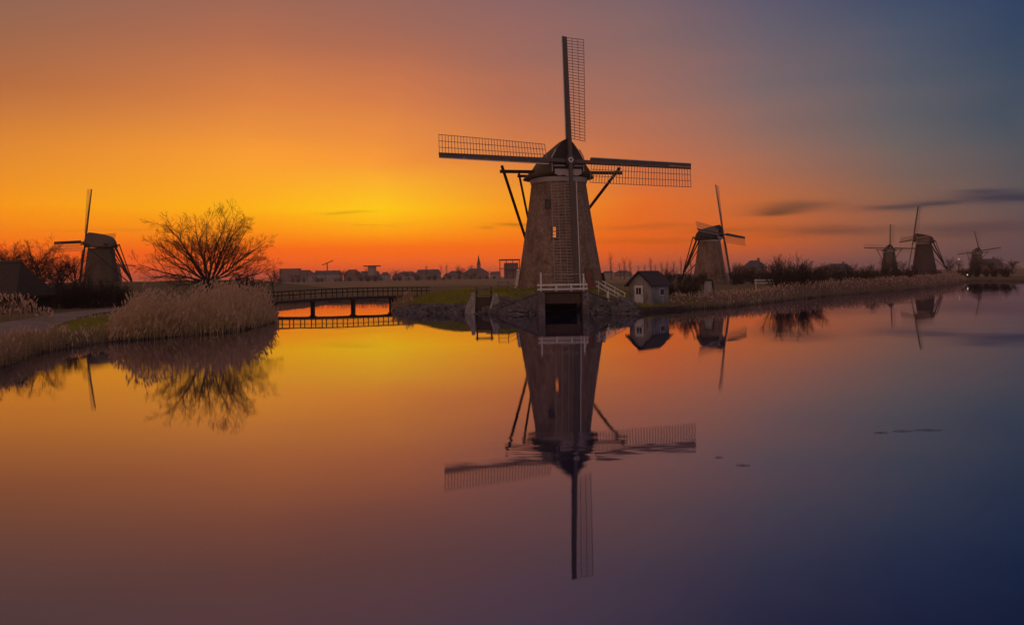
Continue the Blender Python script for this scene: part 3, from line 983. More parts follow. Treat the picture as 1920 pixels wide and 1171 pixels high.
# ------------------------------------------------------------------ steps with white handrails on the right of the mill
p0, p1 = P(1128, 548, 84.5), P(1166, 566, 82.8)
st = thing('garden_steps', 'flight of steps with white slanting handrails beside the boathouse', 'steps', (p0.x, p0.y, 0))
dv = Vector((p1.x - p0.x, p1.y - p0.y, 0)); ln = dv.length; dv.normalize(); nv = Vector((-dv.y, dv.x, 0))
z0, z1 = 1.95, .72
for k in range(7):
    t = k / 6
    c = dv * (ln * t) + Vector((0, 0, z0 + (z1 - z0) * t))
    link('tread', MB().box(c, (.34, 1.0, .07), Matrix.Rotation(math.atan2(dv.y, dv.x), 3, 'Z')).mesh('tread', M['grey_wood']), st)
for sgn in (-1, 1):
    o_ = nv * (.52 * sgn)
    link('stringer', MB().beam(o_ + Vector((0, 0, z0 - .1)), o_ + dv * ln + Vector((0, 0, z1 - .1)), .06, .22).mesh('stringer', M['grey_wood']), st)
    for hh in (1.0, .55):
        link('handrail', MB().beam(o_ + Vector((-.1, 0, z0 + hh)) - dv * .15, o_ + dv * (ln + .1) + Vector((0, 0, z1 + hh)), .07, .09).mesh('handrail', M['white']), st)
    for t in (0.02, .5, .98):
        zb = z0 + (z1 - z0) * t
        link('post', MB().box(o_ + dv * (ln * t) + Vector((0, 0, zb + .4)), (.085, .085, 1.25)).mesh('post', M['white']), st)

# ------------------------------------------------------------------ mooring posts
def post(name, label, px, py0, Y, h, w, mat, cat='post', group=None):
    p = P(px, py0, Y)
    z_ = min(p.z, gz(p.x, Y)) if True else p.z
    root = thing(name, label, cat, (p.x, Y, 0), 0, group)
    zb = gz(p.x, Y) - .3
    link('shaft', MB().box((0, 0, zb + (h + .3) / 2), (w, w, h + .3), None, 0, .85).mesh('shaft', mat), root)
    link('head', MB().box((0, 0, zb + h + .34), (w * 1.15, w * 1.15, .07), None, 0, .6).mesh('head', mat), root)
    return root
post('mooring_post', 'short white mooring post on the bank below the white handrails', 1140, 569, 80.6, .85, .24, M['white'])

# ------------------------------------------------------------------ boathouse
bp_ = P(1217, 568, 84.6)
hut = thing('boathouse', 'small white boathouse with dark gable roof at the water edge', 'boathouse', (bp_.x, 84.6, .55), R(-42))
HW, HL, HH, RH = 2.5, 3.1, 2.15, 1.05
mb = MB()
mb.add([(-HW / 2, -HL / 2, 0), (HW / 2, -HL / 2, 0), (HW / 2, -HL / 2, HH), (0, -HL / 2, HH + RH), (-HW / 2, -HL / 2, HH)], [(0, 1, 2, 3, 4)])
mb.add([(-HW / 2, HL / 2, 0), (HW / 2, HL / 2, 0), (HW / 2, HL / 2, HH), (0, HL / 2, HH + RH), (-HW / 2, HL / 2, HH)], [(4, 3, 2, 1, 0)])
link('gable_wall', mb.mesh('gable_wall', M['plank_white']), hut)
mb = MB()
mb.add([(HW / 2, -HL / 2, 0), (HW / 2, HL / 2, 0), (HW / 2, HL / 2, HH), (HW / 2, -HL / 2, HH)], [(0, 1, 2, 3)])
link('side_wall', mb.mesh('side_wall', M['plank_grey']), hut)
mb = MB()
mb.add([(-HW / 2, -HL / 2, 0), (-HW / 2, HL / 2, 0), (-HW / 2, HL / 2, HH), (-HW / 2, -HL / 2, HH)], [(3, 2, 1, 0)])
link('side_wall', mb.mesh('side_wall', M['black']), hut)
for k in range(9):                       # cover strips on the front and the side
    x = -HW / 2 + HW * k / 8
    zt = HH + RH * (1 - abs(x) / (HW / 2))
    link('cover_strip', MB().box((x, -HL / 2 - .02, zt / 2), (.05, .03, zt - .04)).mesh('cover_strip', M['plank_white']), hut)
for k in range(10):
    link('cover_strip', MB().box((HW / 2 + .02, -HL / 2 + HL * k / 9, HH / 2), (.03, .05, HH - .04)).mesh('cover_strip', M['plank_grey']), hut)
for sgn in (-1, 1):
    a = Vector((0, 0, HH + RH + .06)); b = Vector((sgn * (HW / 2 + .38), 0, HH - RH * .30))
    rot = None
    nvec = (b - a).normalized()
    mb = MB()
    up = Vector((0, 0, .09))
    q = [a + Vector((0, -HL / 2 - .28, 0)), b + Vector((0, -HL / 2 - .28, 0)), b + Vector((0, HL / 2 + .28, 0)), a + Vector((0, HL / 2 + .28, 0))]
    vs_ = q + [p + up for p in q]
    mb.add(vs_, [(3, 2, 1, 0), (4, 5, 6, 7), (0, 1, 5, 4), (1, 2, 6, 5), (2, 3, 7, 6), (3, 0, 4, 7)])
    rf = link('roof', mb.mesh('roof', M['rooftile']), hut)
    bb = MB().beam(a + Vector((0, -HL / 2 - .30, .0)), b + Vector((0, -HL / 2 - .30, .0)), .05, .16, up=(0, 0, 1))
    link('barge_board', bb.mesh('barge_board', M['dark_wood']), rf)
dr = link('door', MB().box((-.12, -HL / 2 - .05, .98), (.95, .07, 1.9)).mesh('door', M['white']), hut)
link('pane', MB().box((-.12, -HL / 2 - .085, 1.38), (.56, .04, .62)).mesh('pane', M['glass']), dr)
link('glazing_bar', MB().box((-.12, -HL / 2 - .115, 1.38), (.04, .03, .62)).mesh('glazing_bar', M['white']), dr)
link('handle', MB().box((.28, -HL / 2 - .12, .95), (.04, .07, .14)).mesh('handle', M['iron']), dr)
wd = link('window', MB().box((HW / 2 + .03, .35, 1.25), (.05, .8, .7)).mesh('window', M['white']), hut)
link('pane', MB().box((HW / 2 + .065, .35, 1.25), (.03, .66, .56)).mesh('pane', M['glass']), wd)
link('floor_frame', MB().box((0, 0, -.11), (HW + .1, HL + .1, .2)).mesh('floor_frame', M['dark_wood']), hut)
for x in (-1.1, 0, 1.1):
    for y in (-1.4, 1.4):
        link('pile', MB().tube([(x, y, -1.6), (x, y, -.2)], [.11, .10], 8).mesh('pile', M['dark_wood']), hut)
link('doorstep', MB().box((-.12, -HL / 2 - .42, -.08), (1.3, .7, .14)).mesh('doorstep', M['concrete']), hut)

# ------------------------------------------------------------------ sluice on the left of the mill
sp_ = P(911, 588, 83.2)
sl = thing('sluice', 'small old sluice with pale concrete posts and wooden gate left of the mill', 'sluice', (sp_.x, 83.0, 0))
for x, w_, z_ in ((-1.22, .36, 2.05), (.95, .42, 1.95)):
    mb = MB()
    mb.box((x, 0, z_ / 2 - .4), (w_, .5, z_ + .8))
    link('pillar', mb.mesh('pillar', M['concrete']), sl)
for sgn, x in ((-1, -1.4), (1, 1.16)):
    mb = MB()
    prof = [(0, -.6), (sgn * .75, -.6), (sgn * .62, .5), (0, 1.75)]
    vs_ = [(x + a, y, b) for y in (.05, .45) for a, b in prof]
    mb.add(vs_, [(0, 1, 2, 3), (7, 6, 5, 4)] + [(i, i + 4, (i + 1) % 4 + 4, (i + 1) % 4) for i in range(4)])
    link('buttress', mb.mesh('buttress', M['concrete']), sl)
for x in (-.85, .55):
    link('guide_post', MB().box((x, -.12, 1.05), (.16, .18, 3.1)).mesh('guide_post', M['dark_wood']), sl)
for k in range(6):
    link('gate_plank', MB().box((-.15, .02, .32 + k * .235), (1.36, .09, .22)).mesh('gate_plank', M['brown_wood']), sl)
link('cross_beam', MB().box((-.15, -.16, 1.78), (1.62, .14, .17)).mesh('cross_beam', M['grey_wood']), sl)
link('cross_beam', MB().box((-.15, -.14, 2.38), (1.75, .16, .20)).mesh('cross_beam', M['grey_wood']), sl)
link('brace', MB().beam((.85, -.35, 1.7), (.35, -.55, .1), .20, .20).mesh('brace', M['concrete']), sl)
link('water_post', MB().box((1.35, -.9, .25), (.13, .13, 1.9)).mesh('water_post', M['grey_wood']), sl)

# low garden rail between sluice and mill
gr = thing('garden_rail', 'thin pale post and rail fence on the grass beside the sluice', 'fence', (sp_.x, 85.0, 0))
for k in range(5):
    x = 1.2 + k * .95
    zb = gz(sp_.x + x, 85.6)
    link('post', MB().box((x, .6, zb + .42), (.07, .07, 1.15)).mesh('post', M['grey_wood']), gr)
zr = [gz(sp_.x + 1.2 + k * .95, 85.6) for k in range(5)]
for hh in (.92, .5):
    for k in range(4):
        link('rail', MB().beam((1.2 + k * .95, .6, zr[k] + hh), (2.15 + k * .95, .6, zr[k + 1] + hh), .045, .06).mesh('rail', M['grey_wood']), gr)

# ------------------------------------------------------------------ footbridge
A, B = Vector((-30.5, 101.0, 0)), Vector((-11.2, 113.0, 0))
br = thing('footbridge', 'long low wooden footbridge across the side canal', 'bridge', (A.x, A.y, 0))
bd = (B - A); BL = bd.length; bd.normalize(); bn = Vector((-bd.y, bd.x, 0))
def bz(t):
    return 1.02 + .22 * math.sin(PI * min(max(t, 0), 1)) + .25 * t
NB = 24
for k in range(NB):
    t0, t1 = k / NB, (k + 1) / NB
    a, b = bd * (BL * t0) + Vector((0, 0, bz(t0))), bd * (BL * t1 - .02) + Vector((0, 0, bz(t1)))
    link('deck_board', MB().beam(a, b, 1.6, .09).mesh('deck_board', M['grey_wood']), br)
for sgn in (-1, 1):
    for k in range(6):
        t0, t1 = k / 6, (k + 1) / 6
        a, b = bd * (BL * t0) + bn * (.7 * sgn) + Vector((0, 0, bz(t0) - .19)), bd * (BL * t1) + bn * (.7 * sgn) + Vector((0, 0, bz(t1) - .19))
        link('girder', MB().beam(a, b, .16, .26).mesh('girder', M['dark_wood']), br)
    for k in range(17):
        t = (k + .2) / 16.6
        o_ = bd * (BL * t) + bn * (.78 * sgn)
        link('post', MB().box(o_ + Vector((0, 0, bz(t) + .5)), (.10, .10, 1.12)).mesh('post', M['dark_wood']), br)
    for hh in (1.06, .6):
        for k in range(6):
            t0, t1 = k / 6, (k + 1) / 6
            a, b = bd * (BL * t0) + bn * (.78 * sgn) + Vector((0, 0, bz(t0) + hh)), bd * (BL * t1) + bn * (.78 * sgn) + Vector((0, 0, bz(t1) + hh))
            link('handrail', MB().beam(a, b, .08, .10).mesh('handrail', M['dark_wood']), br)
for t in (.10, .31, .54, .77):
    for sgn in (-1, 1):
        o_ = bd * (BL * t) + bn * (.40 * sgn)
        link('pile', MB().tube([o_ + Vector((0, 0, -1.2)), o_ + Vector((0, 0, bz(t) - .3))], [.16, .15], 8).mesh('pile', M['dark_wood']), br)
    o_ = bd * (BL * t)
    link('pile_cap', MB().beam(o_ - bn * .95 + Vector((0, 0, bz(t) - .40)), o_ + bn * .95 + Vector((0, 0, bz(t) - .40)), .2, .18).mesh('pile_cap', M['dark_wood']), br)

# ------------------------------------------------------------------ gravel path on the left bank
pl = [((-60, 640), (-60, 612)), ((0, 628), (0, 604)), ((50, 618), (55, 597)), ((95, 610), (100, 590)), ((140, 598), (140, 585)), ((185, 589), (185, 580)), ((226, 583), (230, 577)), ((262, 577), (266, 572.5))]
mb = MB()
rows = []
for (a, b) in pl:
    pa, pb = W(a[0], a[1], 1.0), W(b[0], b[1], 1.0)
    row = []
    for k in range(7):
        q = pa.lerp(pb, k / 6)
        row.append((q.x, q.y, max(gz(q.x, q.y), .5) + .05 - .03 * abs(k - 3) / 3))
    rows.append(row)
den = []
for r0, r1_ in zip(rows[:-1], rows[1:]):
    for j in range(6):
        t = j / 6
        row = []
        for p, q in zip(r0, r1_):
            v = Vector(p).lerp(Vector(q), t)
            row.append((v.x, v.y, max(gz(v.x, v.y), .5) + .06))
        den.append(row)
for r_ in den:
    mb.v += r_
for i in range(len(den) - 1):
    for k in range(6):
        mb.f.append((i * 7 + k, i * 7 + k + 1, (i + 1) * 7 + k + 1, (i + 1) * 7 + k)); mb.mi.append(0)
tag(mb.obj('path', M['path'], smooth=True), kind='structure')

# ------------------------------------------------------------------ thatched barn on the far left
bq = P(20, 588, 80)
barn = thing('barn', 'low dark barn with a steep thatched hip roof at the left edge', 'barn', (bq.x - 4.6, 80, .8), R(4))
L2, D2, EV, RG = 6.9, 4.0, 1.75, 4.9
mb = MB()
mb.box((0, 0, EV / 2 - .2), (2 * L2 - .9, 2 * D2 - .9, EV + .4))
link('wall', mb.mesh('wall', M['black']), barn)
mb = MB()
rows = []
for t, e in ((0, .0), (.25, .06), (.6, .05), (1, 0)):
    z_ = EV + (RG - EV) * t
    lx_, ly_ = L2 + (5.4 - L2) * t, D2 * (1 - t) + .06
    b = e
    rows.append([(-lx_ - b, -ly_ - b, z_), (lx_ + b, -ly_ - b, z_), (lx_ + b, ly_ + b, z_), (-lx_ - b, ly_ + b, z_)])
rows.insert(0, [(-L2 + .25, -D2 + .25, EV - .3), (L2 - .25, -D2 + .25, EV - .3), (L2 - .25, D2 - .25, EV - .3), (-L2 + .25, D2 - .25, EV - .3)])
for r_ in rows:
    mb.v += r_
for i in range(len(rows) - 1):
    for k in range(4):
        mb.f.append((i * 4 + k, i * 4 + (k + 1) % 4, (i + 1) * 4 + (k + 1) % 4, (i + 1) * 4 + k)); mb.mi.append(0)
mb.f.append(tuple((len(rows) - 1) * 4 + k for k in range(4))); mb.mi.append(0)
rf = link('roof', mb.mesh('roof', M['thatch_dark']), barn)
link('ridge_cap', MB().tube([(-5.45, 0, RG + .02), (0, 0, RG - .04), (5.45, 0, RG + .02)], [.2, .18, .2], 8).mesh('ridge_cap', M['brown_wood']), rf)
link('door', MB().box((2.0, -D2 + .40, .85), (1.2, .12, 1.9)).mesh('door', M['brown_wood']), barn)
wn_ = link('window', MB().box((-1.5, -D2 + .40, 1.0), (.8, .12, .7)).mesh('window', M['white']), barn)
link('pane', MB().box((-1.5, -D2 + .32, 1.0), (.66, .06, .56)).mesh('pane', M['glass']), wn_)

# ------------------------------------------------------------------ bare trees and shrubs
def perp(d, rng):
    v = Vector((rng.gauss(0, 1), rng.gauss(0, 1), rng.gauss(0, 1)))
    v = v - d * v.dot(d)
    return v.normalized()

def grow(mb, p, d, length, r0, lev, spec, rng):
    """spec[lev] = (segments, sides, wander, lift, n children, child length ratio, child angle)"""
    seg, sides, wander, lift, nch, ratio, ang = spec[lev]
    pts, rads = [p.copy()], [r0]
    dd = d.copy()
    for i in range(seg):
        dd = (dd + perp(dd, rng) * wander + Vector((0, 0, lift))).normalized()
        pts.append(pts[-1] + dd * (length / seg))
        rads.append(max(r0 * (1 - .82 * (i + 1) / seg), .006))
    mb.tube(pts, rads, sides, 0, False)
    if lev + 1 < len(spec):
        for k in range(nch):
            t = .22 + .76 * (k + rng.random()) / nch
            i = min(int(t * seg), seg - 1)
            f = t * seg - i
            q = pts[i].lerp(pts[i + 1], f)
            base = (pts[i + 1] - pts[i]).normalized()
            a = R(ang + rng.uniform(-14, 14))
            nd = (base * math.cos(a) + perp(base, rng) * math.sin(a)).normalized()
            rr = max((rads[i] * (1 - f) + rads[i + 1] * f) * .62, .007)
            grow(mb, q, nd, length * ratio * (1.15 - .55 * t) * rng.uniform(.75, 1.2), rr, lev + 1, spec, rng)

def willow(seed, n_limbs=16, trunk_h=2.6, limb=6.7, tr=.40):
    rng = random.Random(seed)
    tm = MB()
    tm.tube([(0, 0, -.5), (.03, 0, .4), (-.05, .04, 1.4), (.02, 0, trunk_h - .4), (0, 0, trunk_h), (0, 0, trunk_h + .25)], [tr * 1.3, tr, tr * .92, tr * 1.15, tr * 1.45, tr * .9], 10)
    cr = MB()
    spec = [(8, 6, .11, .022, 11, .40, 36), (5, 4, .14, .045, 8, .52, 36), (4, 3, .17, .04, 5, .58, 34), (3, 3, .2, .02, 0, 0, 0)]
    tl = [18 + 64 * (k + .5) / n_limbs for k in range(n_limbs)]
    for k in range(n_limbs):
        a = 2 * PI * (k * .381966) + rng.uniform(-.25, .25)
        tilt = R(tl[k] + rng.uniform(-5, 5))
        d = Vector((math.sin(tilt) * math.cos(a), math.sin(tilt) * math.sin(a), math.cos(tilt)))
        grow(cr, Vector((d.x * tr * .7, d.y * tr * .7, trunk_h - .05)), d, limb * rng.uniform(.86, 1.06) * (1 - .10 * math.sin(tilt) ** 2), .09 * rng.uniform(.7, 1.3), 0, spec, rng)
    return tm.mesh('trunk', M['bark'], True), cr.mesh('crown', M['twig'])

def tall_tree(seed, h=9.0, dens=9, mat='twig'):
    rng = random.Random(seed)
    tm, cr = MB(), MB()
    pts = [Vector((0, 0, -.4))]
    d = Vector((0, 0, 1))
    for i in range(7):
        d = (d + perp(d, rng) * .07 + Vector((0, 0, .05))).normalized()
        pts.append(pts[-1] + d * h * .10)
    rad = [.26, .22, .19, .17, .14, .12, .09, .06]
    tm.tube(pts, rad, 8)
    spec = [(6, 5, .15, .05, 9, .5, 42), (5, 3, .18, .04, 6, .55, 40), (3, 3, .2, .02, 4, .55, 38), (2, 3, .2, .0, 0, 0, 0)]
    for k in range(dens):
        t = .35 + .62 * k / dens
        i = min(int(t * 7), 6)
        q = pts[i].lerp(pts[i + 1], t * 7 - i)
        a = k * 2.4 + rng.uniform(-.4, .4)
        tilt = R(rng.uniform(25, 62))
        dd = Vector((math.sin(tilt) * math.cos(a), math.sin(tilt) * math.sin(a), math.cos(tilt)))
        grow(cr, q, dd, h * rng.uniform(.38, .52), .09, 0, spec, rng)
    return tm.mesh('trunk', M['bark'], True), cr.mesh('crown', M[mat])

def poplar(seed, h=10.0):
    rng = random.Random(seed)
    tm, cr = MB(), MB()
    pts = [Vector((rng.uniform(-.1, .1) * i, rng.uniform(-.1, .1) * i, -.4 + i * h * .13)) for i in range(8)]
    tm.tube(pts, [.2, .18, .16, .13, .11, .09, .06, .03], 6)
    spec = [(5, 4, .12, .07, 8, .42, 30), (3, 3, .16, .06, 4, .5, 30), (2, 3, .2, .03, 0, 0, 0)]
    for k in range(14):
        t = .25 + .72 * k / 14
        i = min(int(t * 7), 6)
        q = pts[i].lerp(pts[i + 1], t * 7 - i)
        a = k * 2.4 + rng.uniform(-.4, .4)
        tilt = R(rng.uniform(14, 32))
        grow(cr, q, Vector((math.sin(tilt) * math.cos(a), math.sin(tilt) * math.sin(a), math.cos(tilt))), h * rng.uniform(.22, .34), .05, 0, spec, rng)
    return tm.mesh('trunk', M['bark']), cr.mesh('crown', M['twig'])

def shrub(seed, h=2.6, n=26, spread=50, mat='twig_dark'):
    rng = random.Random(seed)
    tm, cr = MB(), MB()
    spec = [(5, 4, .12, .07, 9, .46, 32), (4, 3, .16, .06, 5, .5, 34), (2, 3, .2, .03, 0, 0, 0)]
    for k in range(n):
        a = rng.uniform(0, 2 * PI)
        tilt = R(rng.uniform(2, spread))
        d = Vector((math.sin(tilt) * math.cos(a), math.sin(tilt) * math.sin(a), math.cos(tilt)))
        b = Vector((rng.uniform(-.5, .5), rng.uniform(-.5, .5), -.15))
        grow(cr, b, d, h * rng.uniform(.6, 1.05), .035, 0, spec, rng)
    for k in range(5):
        a = k * 1.256
        tm.tube([(.25 * math.cos(a), .25 * math.sin(a), -.3), (.3 * math.cos(a), .3 * math.sin(a), .5), (.5 * math.cos(a), .5 * math.sin(a), h * .45)], [.07, .055, .03], 5)
    return tm.mesh('trunk', M['bark']), cr.mesh('crown', M[mat])

def plant(name, meshes, label, cat, x, y, s=1.0, rz=0.0, group=None, zs=1.0, z=None):
    o = thing(name, label, cat, (x, y, gz(x, y) if z is None else z), rz, group)
    o.scale = (s, s, s * zs)
    link('trunk', meshes[0], o)
    link('crown', meshes[1], o)
    return o

wil = willow(17, 22)
pop = [poplar(s_) for s_ in (41, 42, 43)]
p = P(392, 560, 86)
plant('pollard_willow', wil, 'wide bare pollard willow rising behind the reed bed', 'tree', p.x, 86, 1.04, .6)
sh_a = [shrub(s_) for s_ in (21, 22, 23)]
tall = [tall_tree(31, 9.2, 10), tall_tree(32, 8.6, 9), tall_tree(33, 7.5, 8, 'twig_dark')]
p = P(462, 560, 80)
plant('bare_tree', tall[2], 'small dark bare tree beside the right of the pollard willow', 'tree', p.x, 80, .62, 1.0)
p = P(494, 575, 76)
plant('bare_shrub', sh_a[1], 'low dark shrub at the right end of the reed bed', 'shrub', p.x, 76, .75, .3)
for px, Y, s_, i, lab in ((20, 89, .80, 0, 'bare tree rising over the left end of the thatched barn roof'), (64, 91, .90, 1, 'tallest bare tree behind the right end of the thatched barn'),
                          (104, 94, .78, 2, 'bare tree standing between the barn and the dark thatched mill'), (136, 98, .74, 0, 'bare tree just in front of the lowered sail of the thatched mill'),
                          (-30, 90, .85, 2, 'bare tree half cut by the left edge behind the barn'), (2, 97, .86, 1, 'slim bare tree at the very left edge above the barn roof'), (42, 100, .9, 2, 'bare tree between two taller ones over the barn ridge'),
                          (86, 101, .8, 0, 'low bare tree just right of the barn ridge end'), (120, 105, .78, 1, 'bare tree under the left sail of the thatched mill')):
    p = P(px, 560, Y)
    plant('bare_tree', tall[i], lab, 'tree', p.x, Y, s_, px * .7, 'bare trees behind the barn')
rng = random.Random(5)
for hk, (px, Y, s_) in enumerate(((92, 88, .80), (108, 92, .95), (124, 89, .9), (140, 94, 1.05), (156, 90, .95), (172, 95, 1.05), (188, 91, .95), (204, 96, 1.0), (218, 93, .85), (80, 84, .65), (232, 99, .8))):
    p = P(px, 570, Y)
    plant('bare_shrub', sh_a[rng.randrange(3)], 'dark bare shrub in the hedge ' + ('right beside the barn' if px < 115 else 'below the lowered sail of the thatched mill' if px < 165 else 'before the thatched mill tower' if px < 200 else 'at the reed bed end'), 'shrub', p.x, Y, s_ * 1.22, rng.uniform(0, 6), 'hedge shrubs beside the barn', .95)
p = P(512, 520, 150)
plant('bare_tree', tall[1], 'thin faint tree beyond the bridge end right of the willow', 'tree', p.x, 150, .55, 2)

# shrubs at the bridge end and along the right bank
for px, Y, s_, lab in ((735, 108, .62, 'dark bush at the island end of the footbridge'), (752, 100, .50, 'low bush in front of the footbridge end on the island'), (772, 111, .45, 'small bush behind the grass slope by the footbridge')):
    p = P(px, 570, Y)
    plant('bare_shrub', sh_a[rng.randrange(3)], lab, 'shrub', p.x, Y, s_, rng.uniform(0, 6), None, .9)
for px, Y, s_, zs, i, lab in ((1286, 92, .88, 1.0, 0, 'twiggy bush right of the boathouse'), (1262, 98, .75, 1, 1, 'low twiggy bush directly behind the boathouse'), (1304, 99, .7, 1, 2, 'small bush left of the white tapered hut'),
                           (1462, 118, 1.75, .95, 0, 'large dark bush on the right bank, left of a pair'), (1496, 121, 1.95, .95, 1, 'largest dark bush on the right bank, right of a pair'), (1520, 130, 1.5, .9, 2, 'dark bush just past the largest bush on the right bank')):
    p = P(px, 550, Y)
    plant('bare_shrub', sh_a[i], lab, 'shrub', p.x, Y, s_, px * .3, None, zs)
MARKS = [(1300, 'behind the boathouse'), (1385, 'at the foot of the sideways windmill'), (1450, 'left of the large dark bushes'), (1545, 'behind the large dark bushes'), (1640, 'between the large bushes and the distant mills'),
         (1700, 'before the small front-facing distant mill'), (1780, 'before the distant mill with tail struts'), (9999, 'beside the rightmost windmill')]
def mark(px):
    return next(t for m_, t in MARKS if px < m_)
ORD = ('first', 'second', 'third', 'fourth', 'fifth', 'sixth', 'seventh', 'eighth', 'ninth', 'tenth', 'eleventh', 'twelfth', 'thirteenth', 'fourteenth')
for k in range(46):
    px = 1245 + (1905 - 1245) * (k + rng.uniform(-.3, .3)) / 46
    Y = rng.uniform(165, 245) if px < 1660 else rng.uniform(215, 250)
    p = P(px, 520, Y)
    if sdf(np.array([p.x]), np.array([Y]))[0] < 2.0:
        Y = 256; p = P(px, 520, Y)
    plant('bare_shrub', sh_a[k % 3], 'bare dark shrub in the long row ' + mark(px), 'shrub', p.x, Y, rng.uniform(1.0, 1.75) * (.85 if px > 1640 else 1.0), rng.uniform(0, 6), 'shrubs behind the right bank', rng.uniform(.8, 1.0))
for k in range(14):
    px = 1148 + k * 11.5 + rng.uniform(-4, 4)
    Y = rng.uniform(420, 520)
    p = P(px, 510, Y)
    plant('poplar', pop[k % 3], ORD[k] + ' from the left in the distant row of thin bare trees behind the boathouse', 'tree', p.x, Y, rng.uniform(.75, 1.15), rng.uniform(0, 6), 'distant trees behind the boathouse', rng.uniform(.9, 1.2), .86)
for k in range(36):
    px = 1380 + k * 15 + rng.uniform(-9, 9)
    Y = rng.uniform(330, 480)
    p = P(px, 510, Y)
    plant('bare_tree', tall[k % 3], 'bare tree in the far tree line ' + mark(px), 'tree', p.x, Y, rng.uniform(.7, 1.1), rng.uniform(0, 6), 'far trees on the right', rng.uniform(.8, 1.0), .86)

# ------------------------------------------------------------------ reeds and grass
def blades(name, x, y, z, h, w, lean, seed, mats, plume=0.0, leaves=0, kind='stuff', label=None, leanbias=(0, 0)):
    """n stems: tapering two-piece strips, optional side leaves and a plume"""
    rs = np.random.RandomState(seed)
    n = len(x)
    base = np.stack([x, y, z], -1)
    th = rs.uniform(0, 2 * PI, n)
    ld = np.stack([np.cos(th), np.sin(th), np.zeros(n)], -1) * (rs.uniform(0, lean, n) * h)[:, None] + np.array([leanbias[0], leanbias[1], 0]) * h[:, None]
    up = np.array([0, 0, 1.0])
    mid = base + up * (h * .55)[:, None] + ld * .3
    top = base + up * h[:, None] + ld
    yaw = rs.uniform(-1.1, 1.1, n)
    wd = np.stack([np.cos(yaw), np.sin(yaw), np.zeros(n)], -1) * (w / 2)[:, None]
    V, Q, MI = [], [], []
    off = 0
    V.append(np.stack([base - wd, base + wd, mid - wd * .8, mid + wd * .8, top - wd * .25, top + wd * .25], 1).reshape(-1, 3))
    i = np.arange(n) * 6
    Q.append(np.stack([i, i + 1, i + 3, i + 2], -1)); Q.append(np.stack([i + 2, i + 3, i + 5, i + 4], -1))
    MI.append(np.zeros(2 * n, int)); off += 6 * n
    for k in range(leaves):
        t = rs.uniform(.15, .8, n)[:, None]
        p_ = base * (1 - t) + top * t
        a = rs.uniform(0, 2 * PI, n)
        ll = (h * rs.uniform(.14, .30, n))[:, None]
        d = np.stack([np.cos(a), np.sin(a), rs.uniform(.5, 1.6, n)], -1)
        d /= np.linalg.norm(d, axis=1)[:, None]
        tip = p_ + d * ll
        mm = p_ + d * ll * .45
        sd_ = np.stack([-np.sin(a), np.cos(a), np.zeros(n)], -1) * (w * .75)[:, None]
        V.append(np.stack([p_, mm + sd_, tip, mm - sd_], 1).reshape(-1, 3))
        i = off + np.arange(n) * 4
        Q.append(np.stack([i, i + 1, i + 2, i + 3], -1)); MI.append(np.zeros(n, int)); off += 4 * n
    if plume:
        m = rs.rand(n) < plume
        t_ = top[m]; k_ = m.sum()
        ph = (rs.uniform(.22, .40, k_))[:, None]
        dl = ld[m] / (np.linalg.norm(ld[m], axis=1)[:, None] + 1e-6)
        axis = up * .9 + dl * .45
        for a0 in (0, PI / 2):
            a = rs.uniform(0, PI, k_) + a0
            sd_ = np.stack([np.cos(a), np.sin(a), np.zeros(k_)], -1) * rs.uniform(.035, .075, k_)[:, None]
            V.append(np.stack([t_ - axis * ph * .25, t_ + axis * ph * .3 + sd_, t_ + axis * ph, t_ + axis * ph * .3 - sd_], 1).reshape(-1, 3))
            i = off + np.arange(k_) * 4
            Q.append(np.stack([i, i + 1, i + 2, i + 3], -1)); MI.append(np.ones(k_, int)); off += 4 * k_
    me = np_mesh(name, np.concatenate(V), np.concatenate(Q), mats, np.concatenate(MI))
    o = link(name, me)
    return tag(o, label, None, None, kind)

def scatter(n, x0, x1, y0, y1, seed, test):
    rs = np.random.RandomState(seed)
    x = rs.uniform(x0, x1, n); y = rs.uniform(y0, y1, n)
    d = sdf(x, y)
    keep_ = test(x, y, d)
    return x[keep_], y[keep_], d[keep_]

def pixx(x, y):
    return CX + x / y * FPX

# tall reed bed on the left point
x, y, d = scatter(90000, -36, -16, 46, 82, 3, lambda x, y, d: (d > -.15) & (d < 4.6 + wob(x, y)) & (pixx(x, y) > 205 + 18 * wob(x * 2, y)) & (pixx(x, y) < 518))
rs = np.random.RandomState(1)
edge = np.interp(pixx(x, y), [150, 200, 235, 250, 500, 520], [.12, .30, .62, 1, 1, .6])
h = (.8 + 1.5 * rs.rand(len(x)) ** 1.6) * edge * (1 + .24 * wob(x * 1.7, y * 1.7) + .14 * wob(x * 5, y * 5)) * np.where(rs.rand(len(x)) < .06, 1.25, 1) * np.clip(.5 + d * .4, .4, 1)
sel = rs.rand(len(x)) < .45
blades('reeds', x[sel], y[sel], height(x, y)[sel] - .05, h[sel], rs.uniform(.012, .028, len(x))[sel], .30, 5, [M['reed'], M['plume']], .38, 3, label='tall dry reed bed on the left point of land', leanbias=(.05, 0))
# pale plumes in front of the barn
x, y, d = scatter(26000, -48, -34, 56, 72, 8, lambda x, y, d: (d > 3) & (pixx(x, y) < 100) & (pixx(x, y) > -60) & (y > 62 + .12 * (x + 40)))
h = rs.uniform(.5, 1.9, len(x)) * np.clip((112 - pixx(x, y)) / 60, .25, 1)
sel = rs.rand(len(x)) < .07 * np.clip(.5 + wob(x * 2.2, y * 2.2) * 1.4, .05, 1)
blades('reeds_by_barn', x[sel], y[sel], height(x, y)[sel] - .05, h[sel], rs.uniform(.012, .024, len(x))[sel], .2, 6, [M['dry_grass'], M['plume']], .75, 2, label='pale reed plumes growing before the thatched barn')
